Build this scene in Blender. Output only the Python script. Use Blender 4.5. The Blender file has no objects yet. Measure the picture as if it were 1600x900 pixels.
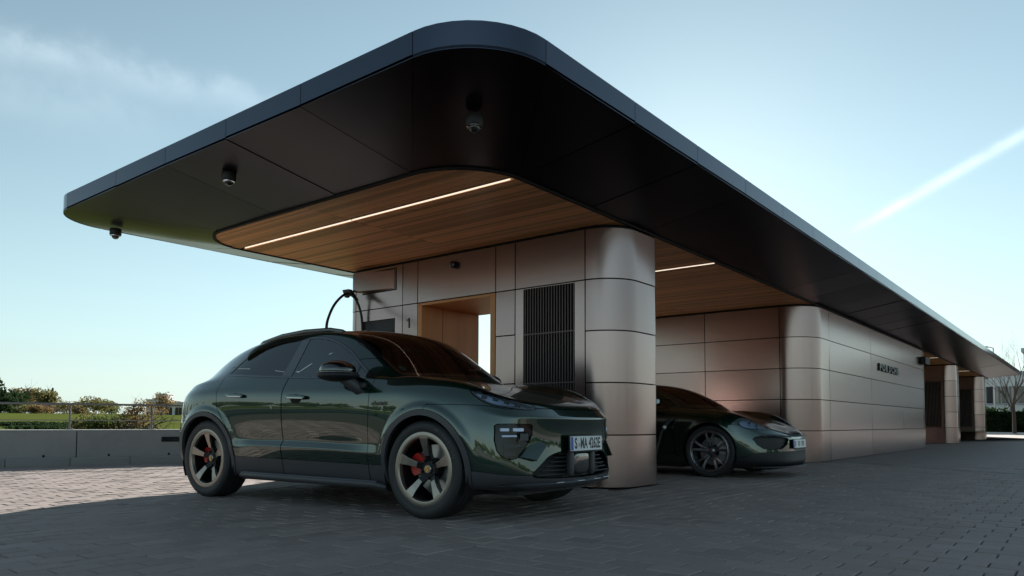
import bpy, bmesh, math, random
import numpy as np
from mathutils import Vector, Matrix
random.seed(7); np.random.seed(7)
D = bpy.data
SC = bpy.context.scene
COL = SC.collection
R = math.radians

# ------------------------------------------------------------------ camera
CAM_H = 0.75
YAW, PITCH, ROLL = R(38.45), R(3.0751), R(0.19157)
_f = Vector((math.cos(YAW)*math.cos(PITCH), math.sin(YAW)*math.cos(PITCH), math.sin(PITCH)))
_r = Vector((math.sin(YAW), -math.cos(YAW), 0)); _u = _r.cross(_f)
_r2 = _r*math.cos(ROLL)+_u*math.sin(ROLL); _u2 = -_r*math.sin(ROLL)+_u*math.cos(ROLL)
cd = D.cameras.new('camera'); cam = D.objects.new('camera', cd); COL.objects.link(cam)
cd.sensor_width = 36; cd.lens = 1149.46/1600*36; cd.shift_y = (598.593-450)/1600
cd.clip_start = 0.05; cd.clip_end = 6000
M = Matrix((_r2, _u2, -_f)).transposed().to_4x4(); M.translation = (0, 0, CAM_H)
cam.matrix_world = M
SC.camera = cam
def sky_dir(x, y):      # direction of a point of the sky as seen from the forecourt
    return (_f + _r2*((x-800)/1149.46) - _u2*((y-598.593)/1149.46)).normalized()

# ------------------------------------------------------------------ sun, sky, exposure
SUN = Vector((math.cos(R(18.3))*math.cos(R(24.7)), math.cos(R(18.3))*math.sin(R(24.7)), math.sin(R(18.3))))
EL = math.asin(SUN.z); AZ = math.atan2(SUN.x, SUN.y)
sl = D.lights.new('sun', 'SUN'); so = D.objects.new('sun', sl); COL.objects.link(so)
sl.energy = 5.0; sl.angle = R(0.53); sl.color = (1.0, 0.95, 0.87)
so.rotation_euler = SUN.to_track_quat('Z', 'Y').to_euler()
W = D.worlds.new('World'); SC.world = W; W.use_nodes = True
wn, wl = W.node_tree.nodes, W.node_tree.links
for n in list(wn): wn.remove(n)
wo = wn.new('ShaderNodeOutputWorld'); bg = wn.new('ShaderNodeBackground')
sk = wn.new('ShaderNodeTexSky'); sk.sky_type = 'NISHITA'; sk.sun_disc = False
sk.sun_elevation = EL; sk.sun_rotation = AZ; sk.altitude = 300
sk.air_density = 1.0; sk.dust_density = 0.15; sk.ozone_density = 1.0
bg.inputs['Strength'].default_value = 0.05
tc = wn.new('ShaderNodeTexCoord')
def wmath(op, a, b=None, c=None):
    n = wn.new('ShaderNodeMath'); n.operation = op
    for i, v in enumerate((a, b, c)):
        if v is None: continue
        if isinstance(v, (int, float)): n.inputs[i].default_value = v
        else: wl.new(v, n.inputs[i])
    return n.outputs[0]
def wdot(v):
    n = wn.new('ShaderNodeVectorMath'); n.operation = 'DOT_PRODUCT'
    wl.new(tc.outputs['Generated'], n.inputs[0]); n.inputs[1].default_value = tuple(v); return n.outputs['Value']
wnz = wn.new('ShaderNodeTexNoise'); wnz.inputs['Scale'].default_value = 9; wnz.inputs['Detail'].default_value = 6
wl.new(tc.outputs['Generated'], wnz.inputs['Vector'])
wnz2 = wn.new('ShaderNodeTexNoise'); wnz2.inputs['Scale'].default_value = 38; wnz2.inputs['Detail'].default_value = 4
wl.new(tc.outputs['Generated'], wnz2.inputs['Vector'])
def trail(p0, p1, width, amount, soft=1.0, f0=0.02, f1=0.02, wob=0.012, rag=0.7):
    a, b = sky_dir(*p0), sky_dir(*p1)
    n = a.cross(b).normalized(); t = n.cross(a).normalized(); L = math.atan2(b.dot(t), b.dot(a))
    d = wmath('ADD', wdot(n), wmath('MULTIPLY', wmath('SUBTRACT', wnz.outputs['Fac'], 0.5), wob))
    d = wmath('ADD', d, wmath('MULTIPLY', wmath('SUBTRACT', wnz2.outputs['Fac'], 0.5), wob*.45))
    g = wmath('MULTIPLY', wmath('DIVIDE', d, width), wmath('DIVIDE', d, width))
    g = wmath('POWER', 2.718, wmath('MULTIPLY', g, -soft))
    s = wmath('ARCTAN2', wdot(t), wdot(a))
    m0 = wn.new('ShaderNodeMapRange'); m0.interpolation_type = 'SMOOTHSTEP'
    wl.new(s, m0.inputs[0]); m0.inputs[1].default_value = -f0; m0.inputs[2].default_value = f0
    m1 = wn.new('ShaderNodeMapRange'); m1.interpolation_type = 'SMOOTHSTEP'
    wl.new(s, m1.inputs[0]); m1.inputs[1].default_value = L-f1; m1.inputs[2].default_value = L+f1
    m1.inputs[3].default_value = 1; m1.inputs[4].default_value = 0
    v = wmath('MULTIPLY', g, wmath('MULTIPLY', m0.outputs[0], m1.outputs[0]))
    r = wmath('ADD', 1-rag*.5, wmath('MULTIPLY', wmath('SUBTRACT', wnz2.outputs['Fac'], 0.5), rag*1.6))
    return wmath('MULTIPLY', wmath('MULTIPLY', v, r), amount)
tr = trail((1352, 350), (1900, 40), 0.0058, 1.0, f0=.03, f1=.1, wob=.006)
tr = wmath('ADD', tr, trail((-150, 35), (430, 172), 0.017, .42, f0=.05, f1=.03, wob=.05))
tr = wmath('ADD', tr, trail((-200, 95), (240, 188), 0.03, .24, f0=.05, f1=.06, wob=.07))
tr = wmath('ADD', tr, trail((20, 66), (100, 90), 0.010, .25, f0=.02, f1=.03, wob=.03))
mx = wn.new('ShaderNodeMix'); mx.data_type = 'RGBA'; mx.blend_type = 'MIX'
wl.new(tr, mx.inputs['Factor']); mx.clamp_factor = True
hs = wn.new('ShaderNodeHueSaturation'); hs.inputs['Saturation'].default_value = .68; hs.inputs['Hue'].default_value = .48
tint = wn.new('ShaderNodeMix'); tint.data_type = 'RGBA'; tint.blend_type = 'MULTIPLY'; tint.inputs['Factor'].default_value = 1
tint.inputs[7].default_value = (.79, 1.02, 1.04, 1)
wl.new(sk.outputs[0], tint.inputs[6])
# pale haze low over the horizon, the same all round
el_ = wmath('MAXIMUM', wdot((0, 0, 1)), 0.0); hz_ = wmath('MULTIPLY', wmath('POWER', wmath('SUBTRACT', 1.0, el_), 7.0), .80)
hzm = wn.new('ShaderNodeMix'); hzm.data_type = 'RGBA'; wl.new(hz_, hzm.inputs['Factor']); wl.new(tint.outputs[2], hzm.inputs[6]); hzm.inputs[7].default_value = (4.5, 6.1, 6.6, 1)
wl.new(hzm.outputs[2], hs.inputs['Color'])
wl.new(hs.outputs[0], mx.inputs[6])
sc_ = wn.new('ShaderNodeMix'); sc_.data_type = 'RGBA'; sc_.blend_type = 'ADD'; sc_.inputs['Factor'].default_value = 1
wl.new(hs.outputs[0], sc_.inputs[6]); sc_.inputs[7].default_value = (3.2, 3.2, 3.1, 1)
wl.new(sc_.outputs[2], mx.inputs[7])
wl.new(mx.outputs[2], bg.inputs['Color']); wl.new(bg.outputs[0], wo.inputs['Surface'])
SC.view_settings.view_transform = 'Standard'; SC.view_settings.look = 'None'
SC.view_settings.exposure = 1.4; SC.view_settings.gamma = 1
SC.render.engine = 'CYCLES'
SC.cycles.max_bounces = 10; SC.cycles.diffuse_bounces = 6; SC.cycles.glossy_bounces = 4; SC.cycles.transparent_max_bounces = 16
SC.cycles.use_denoising = True
SC.cycles.caustics_reflective = False; SC.cycles.caustics_refractive = False
SC.cycles.sample_clamp_indirect = 6.0

# ------------------------------------------------------------------ materials
MAT = {}
def mat(name, base=(.5, .5, .5), rough=.5, metal=0., coat=0., coat_r=.03, spec=.5, noise=None, bump=None, emit=None, estr=0, rnoise=None, scale_xyz=None, obj_rand=0., attr=None):
    m = D.materials.new(name); m.use_nodes = True; nt = m.node_tree; b = nt.nodes['Principled BSDF']
    b.inputs['Base Color'].default_value = (*base, 1); b.inputs['Roughness'].default_value = rough
    b.inputs['Metallic'].default_value = metal; b.inputs['Coat Weight'].default_value = coat
    b.inputs['Coat Roughness'].default_value = coat_r; b.inputs['Specular IOR Level'].default_value = spec
    N, Lk = nt.nodes, nt.links
    def coord():
        t = N.new('ShaderNodeTexCoord')
        if scale_xyz:
            mp = N.new('ShaderNodeMapping'); mp.inputs['Scale'].default_value = scale_xyz
            Lk.new(t.outputs['Object'], mp.inputs[0]); return mp.outputs[0]
        return t.outputs['Object']
    if noise:      # list of (scale, colour2, amount)
        last = None
        for sc, c2, amt in noise:
            nz = N.new('ShaderNodeTexNoise'); nz.inputs['Scale'].default_value = sc; nz.inputs['Detail'].default_value = 5
            nz.inputs['Roughness'].default_value = .6
            Lk.new(coord(), nz.inputs['Vector'])
            mr = N.new('ShaderNodeMapRange'); Lk.new(nz.outputs['Fac'], mr.inputs[0])
            mr.inputs[1].default_value = .35; mr.inputs[2].default_value = .68; mr.inputs[4].default_value = amt
            x = N.new('ShaderNodeMix'); x.data_type = 'RGBA'; Lk.new(mr.outputs[0], x.inputs['Factor'])
            if last is None: x.inputs[6].default_value = (*base, 1)
            else: Lk.new(last, x.inputs[6])
            x.inputs[7].default_value = (*c2, 1); last = x.outputs[2]
        Lk.new(last, b.inputs['Base Color'])
    if attr or obj_rand:
        src = b.inputs['Base Color'].links[0].from_socket if b.inputs['Base Color'].links else None
        if attr:
            a = N.new('ShaderNodeAttribute'); a.attribute_name = attr[0]; fac = a.outputs['Fac']; rng = attr[1]
        else:
            a = N.new('ShaderNodeObjectInfo'); fac = a.outputs['Random']; rng = obj_rand
        mr = N.new('ShaderNodeMapRange'); Lk.new(fac, mr.inputs[0]); mr.inputs[3].default_value = 1-rng; mr.inputs[4].default_value = 1+rng
        x = N.new('ShaderNodeMix'); x.data_type = 'RGBA'; x.blend_type = 'MULTIPLY'; x.inputs['Factor'].default_value = 1
        if src is not None: Lk.new(src, x.inputs[6])
        else: x.inputs[6].default_value = (*base, 1)
        cmb = N.new('ShaderNodeCombineColor')
        for i in range(3): Lk.new(mr.outputs[0], cmb.inputs[i])
        Lk.new(cmb.outputs[0], x.inputs[7]); Lk.new(x.outputs[2], b.inputs['Base Color'])
    if rnoise:
        nz = N.new('ShaderNodeTexNoise'); nz.inputs['Scale'].default_value = rnoise[0]; nz.inputs['Detail'].default_value = 4
        Lk.new(coord(), nz.inputs['Vector'])
        mr = N.new('ShaderNodeMapRange'); Lk.new(nz.outputs['Fac'], mr.inputs[0]); mr.inputs[1].default_value = .3; mr.inputs[2].default_value = .7
        mr.inputs[3].default_value = rnoise[1]; mr.inputs[4].default_value = rnoise[2]
        Lk.new(mr.outputs[0], b.inputs['Roughness'])
    if bump:
        nz = N.new('ShaderNodeTexNoise'); nz.inputs['Scale'].default_value = bump[0]; nz.inputs['Detail'].default_value = 6
        Lk.new(coord(), nz.inputs['Vector'])
        bp = N.new('ShaderNodeBump'); bp.inputs['Strength'].default_value = bump[1]; bp.inputs['Distance'].default_value = bump[2]
        Lk.new(nz.outputs['Fac'], bp.inputs['Height']); Lk.new(bp.outputs[0], b.inputs['Normal'])
    if emit:
        b.inputs['Emission Color'].default_value = (*emit, 1); b.inputs['Emission Strength'].default_value = estr
    MAT[name] = m; return m
def glass(name, tint, ior=1.75, rough=0.0):
    m = D.materials.new(name); m.use_nodes = True; N, Lk = m.node_tree.nodes, m.node_tree.links
    for n in list(N): N.remove(n)
    o = N.new('ShaderNodeOutputMaterial'); t = N.new('ShaderNodeBsdfTransparent'); t.inputs[0].default_value = (*tint, 1)
    g = N.new('ShaderNodeBsdfGlossy'); g.inputs['Roughness'].default_value = rough
    fr = N.new('ShaderNodeFresnel'); fr.inputs['IOR'].default_value = ior
    mix = N.new('ShaderNodeMixShader'); Lk.new(fr.outputs[0], mix.inputs[0]); Lk.new(t.outputs[0], mix.inputs[1]); Lk.new(g.outputs[0], mix.inputs[2])
    Lk.new(mix.outputs[0], o.inputs[0]); MAT[name] = m; return m
mat('paint', (.004, .031, .018), .26, .7, coat=1., coat_r=.01)
mat('paint2', (.004, .031, .018), .26, .7, coat=1., coat_r=.015)
mat('black_gloss', (.006, .006, .007), .12, coat=1.)
mat('black_plastic', (.012, .012, .013), .55)
mat('cladding', (.055, .055, .061), .42, bump=(900, .25, .0006))
mat('skid', (.085, .087, .095), .4, .5)
mat('rubber', (.026, .026, .027), .60, bump=(60, .15, .002), noise=[(14, (.024, .022, .021), .6)])
mat('rim', (.35, .315, .275), .30, .9)
mat('tyre_print', (.075, .073, .070), .6)
mat('rim_dark', (.02, .02, .022), .3, .6)
mat('rim2', (.20, .20, .21), .25, .85)
mat('rim_cut', (.75, .76, .78), .25, .95)
mat('disc', (.50, .49, .47), .35, .9)
mat('caliper', (.55, .018, .012), .3, coat=.6)
mat('caliper_white', (.80, .82, .85), .35, coat=.4)
mat('gold', (.72, .46, .10), .3, .9)
mat('crest_red', (.4, .02, .02), .4)
mat('chrome', (.75, .76, .78), .12, 1.)
mat('plate_white', (.78, .79, .80), .35)
mat('plate_blue', (.01, .07, .42), .35)
mat('plate_ink', (.008, .008, .01), .4)
mat('interior', (.018, .018, .019), .7)
mat('interior_seat', (.022, .022, .023), .6)
mat('lamp_dark', (.018, .02, .026), .25, .3)
mat('lamp_metal', (.62, .72, .92), .32, .7)
mat('led', (.85, .9, 1.), .3)
for k_ in ('paint', 'paint2', 'black_gloss'): MAT[k_].node_tree.nodes['Principled BSDF'].inputs['Coat IOR'].default_value = 1.85
glass('glass_side', (.60, .66, .68), 2.6); glass('glass_rear', (.52, .57, .57), 2.2); glass('lens_dark', (.55, .56, .58), 1.45); glass('glass_front', (.62, .68, .66)); glass('lens', (.86, .90, .93))
mat('roof_glass', (.004, .004, .005), .04, coat=1.)
mat('sticker', (.05, .30, .24), .5); mat('sticker_white', (.75, .78, .76), .5)
mat('bronze', (.365, .276, .258), .22, .95, obj_rand=.09)
mat('bronze_dark', (.12, .10, .095), .45, .8)
mat('gap_black', (.004, .004, .004), .8)
mat('soffit', (.034, .031, .038), .28, .9, obj_rand=.16)
mat('fascia', (.080, .092, .122), .14, .95, obj_rand=.06)
mat('wood', (.80, .40, .19), .42, noise=[(3.0, (.66, .29, .12), .8), (40, (.82, .44, .22), .35)], scale_xyz=(1.5, .12, 1.5), attr=('pc', .34))
mat('wood_panel', (.66, .30, .115), .45, noise=[(2.0, (.54, .225, .08), .8), (30, (.70, .34, .14), .4)], scale_xyz=(2.2, 2.2, .1))
mat('led_strip', (1, 1, 1), .5, emit=(1., .86, .68), estr=.42)
mat('roof_top', (.25, .25, .25), .8)
mat('paver', (.285, .235, .216), .75, spec=.3, noise=[(.22, (.20, .165, .152), .6), (.9, (.235, .194, .178), .5), (2.3, (.305, .252, .232), .4), (55, (.33, .272, .25), .45)], bump=(160, .35, .003), attr=('pc', .16))
mat('joint', (.045, .042, .038), .95, noise=[(20, (.08, .075, .06), .7)])
mat('asphalt', (.12, .12, .125), .78, noise=[(.6, (.10, .10, .105), .6), (80, (.17, .165, .16), .4)], bump=(220, .4, .003))
mat('concrete', (.33, .325, .315), .8, noise=[(1.3, (.25, .245, .24), .7), (9, (.38, .37, .36), .35), (70, (.28, .275, .27), .5)], bump=(40, .25, .004))
mat('kerb', (.27, .268, .262), .8, noise=[(2, (.2, .2, .2), .6), (50, (.33, .33, .32), .4)], bump=(90, .3, .003))
mat('steel', (.20, .19, .185), .45, .9)
mat('galv', (.42, .42, .43), .5, .8)
mat('grass', (.085, .108, .026), .9, spec=.0, noise=[(.09, (.075, .100, .022), .8), (1.2, (.14, .15, .045), .5)])
mat('soil', (.06, .045, .03), .95, noise=[(1.2, (.035, .03, .02), .7)])
for nm, c, c2 in (('leaf', (.075, .105, .03), (.12, .145, .045)), ('leaf_dark', (.018, .036, .014), (.03, .05, .018)), ('leaf_rust', (.17, .115, .05), (.23, .17, .075)),
                  ('leaf_olive', (.13, .125, .045), (.19, .17, .07)), ('leaf_pink', (.20, .135, .10), (.27, .2, .16))):
    mat(nm, c, .85, spec=.1, noise=[(.7, c2, .9), (6, tuple(x*.6 for x in c), .5)], attr=('pc', .35))
    nt = MAT[nm].node_tree; b_ = nt.nodes['Principled BSDF']; tl = nt.nodes.new('ShaderNodeBsdfTranslucent'); ms = nt.nodes.new('ShaderNodeMixShader'); ms.inputs[0].default_value = .45
    nt.links.new(b_.inputs['Base Color'].links[0].from_socket, tl.inputs[0]); nt.links.new(b_.outputs[0], ms.inputs[1]); nt.links.new(tl.outputs[0], ms.inputs[2])
    nt.links.new(ms.outputs[0], nt.nodes['Material Output'].inputs['Surface'])
mat('bark', (.075, .055, .042), .9, noise=[(9, (.04, .03, .025), .7)])
mat('twig', (.10, .075, .06), .9)
mat('wall_white', (.72, .72, .70), .8, noise=[(.5, (.64, .64, .62), .5)])
mat('wall_grey', (.42, .43, .45), .8)
mat('brick_far', (.2, .13, .11), .85)
mat('pane', (.015, .02, .024), .06, spec=.8)
mat('curtain', (.45, .40, .33), .8)
mat('cable', (.012, .012, .013), .5)
mat('dome', (.01, .01, .012), .05, coat=1.)
mat('screen', (.014, .010, .018), .5)
mat('red_plastic', (.45, .03, .03), .4)
mat('sign_black', (.006, .006, .007), .35)

# ------------------------------------------------------------------ object helpers
def link(o, parent=None):
    COL.objects.link(o)
    if parent is not None: o.parent = parent
    return o
def tag(o, label=None, cat=None, group=None, kind=None):
    if label: o['label'] = label
    if cat: o['category'] = cat
    if group: o['group'] = group
    if kind: o['kind'] = kind
    return o
def empty(name, loc=(0, 0, 0), rz=0, label=None, cat=None, group=None):
    o = D.objects.new(name, None); o.empty_display_size = .2; link(o); o.location = loc; o.rotation_euler = (0, 0, rz)
    return tag(o, label, cat, group)
class MB:
    """collects shapes, then becomes one mesh object"""
    def __init__(s): s.v = []; s.f = []; s.c = []
    def add(s, vs, fs, c=None):
        b = len(s.v); s.v += [tuple(x) for x in vs]; s.f += [tuple(i+b for i in f) for f in fs]
        s.c += [random.random() if c is None else c]*len(fs)
    def box(s, a, b, c=None):
        x0, y0, z0 = a; x1, y1, z1 = b
        s.add([(x0, y0, z0), (x1, y0, z0), (x1, y1, z0), (x0, y1, z0), (x0, y0, z1), (x1, y0, z1), (x1, y1, z1), (x0, y1, z1)],
              [(0, 3, 2, 1), (4, 5, 6, 7), (0, 1, 5, 4), (1, 2, 6, 5), (2, 3, 7, 6), (3, 0, 4, 7)], c)
    def prism(s, poly, axis, a, b, c=None):     # poly 2d, extruded along axis from a to b
        n = len(poly)
        def p(q, t):
            return {'x': (t, q[0], q[1]), 'y': (q[0], t, q[1]), 'z': (q[0], q[1], t)}[axis]
        vs = [p(q, a) for q in poly]+[p(q, b) for q in poly]
        fs = [tuple(range(n))[::-1], tuple(range(n, 2*n))]+[(i, (i+1) % n, n+(i+1) % n, n+i) for i in range(n)]
        s.add(vs, fs, c)
    def tube(s, pts, r, n=8, cap=True, c=None):
        pts = [Vector(p) for p in pts]; rr = r if isinstance(r, (list, tuple)) else [r]*len(pts)
        vs = []; up = None
        for i, p in enumerate(pts):
            t = (pts[min(i+1, len(pts)-1)]-pts[max(i-1, 0)]).normalized()
            if up is None:
                up = Vector((0, 0, 1)) if abs(t.z) < .9 else Vector((1, 0, 0))
            a = t.cross(up).normalized(); up = a.cross(t).normalized()
            for k in range(n):
                th = 2*math.pi*k/n; vs.append(p+(a*math.cos(th)+up*math.sin(th))*rr[i])
        fs = []
        for i in range(len(pts)-1):
            for k in range(n):
                k2 = (k+1) % n; fs.append((i*n+k, i*n+k2, (i+1)*n+k2, (i+1)*n+k))
        if cap: fs += [tuple(range(n))[::-1], tuple(range((len(pts)-1)*n, len(pts)*n))]
        s.add(vs, fs, c)
    def lathe(s, prof, n=32, axis='y', centre=(0, 0, 0), a0=0, a1=2*math.pi, c=None):   # prof: (radius, along axis)
        full = abs(a1-a0-2*math.pi) < 1e-6; m = n if full else n+1
        vs = []
        for i in range(m):
            th = a0+(a1-a0)*i/n; cs, sn = math.cos(th), math.sin(th)
            for r_, h in prof:
                q = {'y': (r_*cs, h, r_*sn), 'z': (r_*cs, r_*sn, h), 'x': (h, r_*cs, r_*sn)}[axis]
                vs.append((q[0]+centre[0], q[1]+centre[1], q[2]+centre[2]))
        k = len(prof); fs = []
        for i in range(n):
            j = (i+1) % m
            for q in range(k-1): fs.append((i*k+q, i*k+q+1, j*k+q+1, j*k+q))
        s.add(vs, fs, c)
    def build(s, name, m, parent=None, smooth=False, bevel=0, attr=False, loc=None):
        me = D.meshes.new(name); me.from_pydata(s.v, [], s.f); me.update()
        if m: me.materials.append(MAT[m])
        bm = bmesh.new(); bm.from_mesh(me); bmesh.ops.recalc_face_normals(bm, faces=bm.faces); 
        if smooth:
            for f in bm.faces: f.smooth = True
            for e_ in bm.edges:
                if len(e_.link_faces) == 2 and e_.calc_face_angle(0) > (smooth if smooth is not True else .7): e_.smooth = False
        bm.to_mesh(me); bm.free()
        if attr:
            at = me.attributes.new('pc', 'FLOAT', 'FACE'); at.data.foreach_set('value', np.array(s.c, dtype=np.float32))
        o = D.objects.new(name, me); link(o, parent)
        if loc is not None: o.location = loc
        if bevel:
            b = o.modifiers.new('b', 'BEVEL'); b.width = bevel; b.segments = 2; b.limit_method = 'ANGLE'; b.angle_limit = R(35)
        return o
def boxo(name, a, b, m, parent=None, bevel=0):
    q = MB(); q.box(a, b); return q.build(name, m, parent, bevel=bevel)
def text_mesh(txt, size, depth, name, m, parent=None, sx=1.0, align='CENTER', space=1.0, bold=0):
    cu = D.curves.new(name, 'FONT'); cu.body = txt; cu.size = size; cu.extrude = depth; cu.align_x = align; cu.align_y = 'CENTER'
    cu.space_character = space; cu.offset = bold; cu.resolution_u = 3
    t = D.objects.new(name+'_tmp', cu); COL.objects.link(t)
    me = D.meshes.new_from_object(t.evaluated_get(bpy.context.evaluated_depsgraph_get()))
    D.objects.remove(t); me.name = name
    for v in me.vertices: v.co.x *= sx
    me.materials.clear(); me.materials.append(MAT[m])
    o = D.objects.new(name, me); link(o, parent); return o

# ================================================================== GROUND
g = MB(); g.add([(-900, -900, -.05), (1500, -900, -.05), (1500, 1500, -.05), (-900, 1500, -.05)], [(0, 1, 2, 3)])
tag(g.build('ground', 'asphalt'), kind='structure')
fore = MB(); fore.add([(-9, -9, -.016), (15.1, -9, -.016), (15.1, 14.6, -.016), (-9, 14.6, -.016)], [(0, 1, 2, 3)])
FORE = tag(fore.build('forecourt_paving', 'joint'), kind='structure')
# far paving beyond the drain and left and right of the built stones: a brick bonded sheet
def brick_mat(name, rot):
    m = mat(name, (.30, .29, .28), .74, bump=(160, .3, .003)); N, Lk = m.node_tree.nodes, m.node_tree.links
    b = N['Principled BSDF']; t = N.new('ShaderNodeTexCoord'); mp = N.new('ShaderNodeMapping'); mp.inputs['Rotation'].default_value = (0, 0, rot)
    br = N.new('ShaderNodeTexBrick'); br.inputs['Scale'].default_value = 1; br.inputs['Brick Width'].default_value = .25; br.inputs['Row Height'].default_value = .17
    br.inputs['Mortar Size'].default_value = .006; br.inputs['Mortar'].default_value = (.07, .065, .06, 1)
    br.inputs['Color1'].default_value = (.285, .235, .216, 1); br.inputs['Color2'].default_value = (.23, .19, .175, 1)
    Lk.new(t.outputs['Object'], mp.inputs[0]); Lk.new(mp.outputs[0], br.inputs['Vector'])
    Lk.new(br.outputs['Color'], b.inputs['Base Color']); return m
brick_mat('paver_far', R(90))
q = MB(); q.add([(15.22, -9, -.004), (95, -9, -.004), (95, 30, -.004), (15.22, 30, -.004)], [(0, 1, 2, 3)])
tag(q.build('driveway', 'paver_far'), kind='structure')
q = MB(); q.add([(-60, -60, -.006), (-9, -60, -.006), (-9, 14.6, -.006), (-60, 14.6, -.006)], [(0, 1, 2, 3)])
q.add([(-9, -60, -.006), (95, -60, -.006), (95, -9, -.006), (-9, -9, -.006)], [(0, 1, 2, 3)])
tag(q.build('yard', 'paver_far'), kind='structure')
# stones
PW, PL, GAP = .17, .25, .0075
stones = []
def in_pav(x, y):
    return 7.2 < x < 8.3 and 4.15 < y < 9.15
def stone_rows(along_u, lo, hi, lo2, hi2):
    """courses run along u (or v); lo..hi is the course direction, lo2..hi2 across"""
    k = 0; c = lo2
    while c < hi2-1e-6:
        s_ = lo+((k % 2)*.5+random.uniform(-.06, .06))*PL-PL
        while s_ < hi:
            a, b = max(s_, lo), min(s_+PL, hi)
            if b-a > .03:
                x0, x1, y0, y1 = (a, b, c, c+PW) if along_u else (c, c+PW, a, b)
                stones.append((x0, x1, y0, y1))
            s_ += PL
        c += PW; k += 1
def wall_v(u): return 13.77-(u-4.17)*.305      # foot of the kerb
stone_rows(True, -2.0, 15.05, 3.0, 3.0+PW*65)
stone_rows(False, -2.4, 3.0, -1.0, 15.05)
def seen(x, y):
    p = Vector((x, y, 0))-Vector((0, 0, CAM_H)); d = p.dot(_f)
    if d < .6: return False
    px = 800+1149.46*p.dot(_r2)/d; py = 598.593-1149.46*p.dot(_u2)/d
    return -500 < px < 2100 and py < 1400
ZP = 0.0
keep = []
for s_ in stones:
    cx, cy = (s_[0]+s_[1])/2, (s_[2]+s_[3])/2
    if cy > wall_v(cx)+.1 or in_pav(cx, cy) or not seen(cx, cy): continue
    p_ = Vector((cx, cy, -CAM_H)); dd_ = p_.dot(_f); px_ = 800+1149.46*p_.dot(_r2)/dd_; py_ = 598.593-1149.46*p_.dot(_u2)/dd_
    keep.append((math.hypot(cx, cy)+(0 if -20 < px_ < 1620 and py_ < 905 else 100), s_))
keep.sort(key=lambda t: t[0])
def stone_geo(mb, s_, off=(0, 0)):
    x0, x1, y0, y1 = s_; x0 += GAP/2-off[0]; x1 -= GAP/2+off[0]; y0 += GAP/2-off[1]; y1 -= GAP/2+off[1]
    ch = .006; z = ZP+random.gauss(0, .0011); ta, tb = random.gauss(0, .0012), random.gauss(0, .0012)
    z = min(z, .003)
    top = [(x0+ch, y0+ch, z-ta-tb), (x1-ch, y0+ch, z+ta-tb), (x1-ch, y1-ch, z+ta+tb), (x0+ch, y1-ch, z-ta+tb)]
    mid = [(x0, y0, z-.005), (x1, y0, z-.005), (x1, y1, z-.005), (x0, y1, z-.005)]
    low = [(x0, y0, -.03), (x1, y0, -.03), (x1, y1, -.03), (x0, y1, -.03)]
    fs = [(0, 1, 2, 3)]+[(i, 4+i, 4+(i+1) % 4, (i+1) % 4)[::-1] for i in range(4)]+[(4+i, 8+i, 8+(i+1) % 4, 4+(i+1) % 4)[::-1] for i in range(4)]
    mb.add(top+mid+low, fs, min(1, max(0, random.gauss(.5, .22))))
for i, (d_, s_) in enumerate(keep[:300]):
    q = MB(); c_ = ((s_[0]+s_[1])/2, (s_[2]+s_[3])/2); stone_geo(q, s_, c_)
    o = q.build('paver', 'paver', FORE, attr=True, loc=(c_[0], c_[1], 0))
q = MB()
for d_, s_ in keep[300:]: stone_geo(q, s_)
tag(q.build('paver_field', 'paver', FORE, attr=True), kind='stuff')
# drain channel from the corner of the long pavilion towards the street
da, db = Vector((15.16, 4.05, 0)), Vector((15.16, -9, 0))
dr = empty('drain_channel', (15.13, 4.05, 0), R(-26.6), label='narrow dark slotted drain channel crossing the paving by the long pavilion', cat='drain')
boxo('slot', (-.05, -9, -.03), (.05, .1, .007), 'gap_black', dr)
for s_ in (-1, 1): boxo('edge_strip', (s_*.068-.016, -9, -.03), (s_*.068+.016, .1, .009), 'galv', dr)

# ================================================================== CANOPY
U0, U1, V0, V1, RO = 3.5, 46.3, 3.01, 10.29, .67
IU0, IU1, IV0, IV1, RI = 4.75, 45.05, 4.26, 9.04, .72
ZW, ZB, ZT = 3.09, 3.305, 3.495
def arc(cx, cy, r, a0, a1, n=10):
    return [(cx+r*math.cos(R(a0+(a1-a0)*i/n)), cy+r*math.sin(R(a0+(a1-a0)*i/n))) for i in range(n+1)]
canopy = empty('canopy_roof', (24, 6.65, 0), label='long flat canopy roof with rounded corners, dark metal edge and timber ceiling', cat='canopy')
CL = Vector((24, 6.65, 0))
def cp(o):      # parent to the canopy keeping world coordinates
    o.parent = canopy; o.location = -CL; return o
# joints: list of (outer pt list, inner pt list) going round
PANELS = []
def seg(o, i): PANELS.append((o, i))
# front edge (v=V0): corner at u0
fu = [IU0+RI]
while fu[-1]+1.262 < IU1-RI-.6: fu.append(fu[-1]+1.262)
fu.append(IU1-RI)
seg([(U0+RO, V0), (fu[0], V0)], [(fu[0], IV0)])
for a, b in zip(fu[:-1], fu[1:]): seg([(a, V0), (b, V0)], [(a, IV0), (b, IV0)])
seg([(fu[-1], V0), (U1-RO, V0)], [(fu[-1], IV0)])
seg(arc(U1-RO, V0+RO, RO, -90, 0), arc(IU1-RI, IV0+RI, RI, -90, 0))
lv = [IV0+RI, IV0+RI+1.12, IV0+RI+2.24, IV1-RI]
seg([(U1, V0+RO), (U1, lv[0])], [(IU1, lv[0])])
for a, b in zip(lv[:-1], lv[1:]): seg([(U1, a), (U1, b)], [(IU1, a), (IU1, b)])
seg([(U1, lv[-1]), (U1, V1-RO)], [(IU1, lv[-1])])
seg(arc(U1-RO, V1-RO, RO, 0, 90), arc(IU1-RI, IV1-RI, RI, 0, 90))
fr_ = fu[::-1]
seg([(U1-RO, V1), (fr_[0], V1)], [(fr_[0], IV1)])
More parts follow.
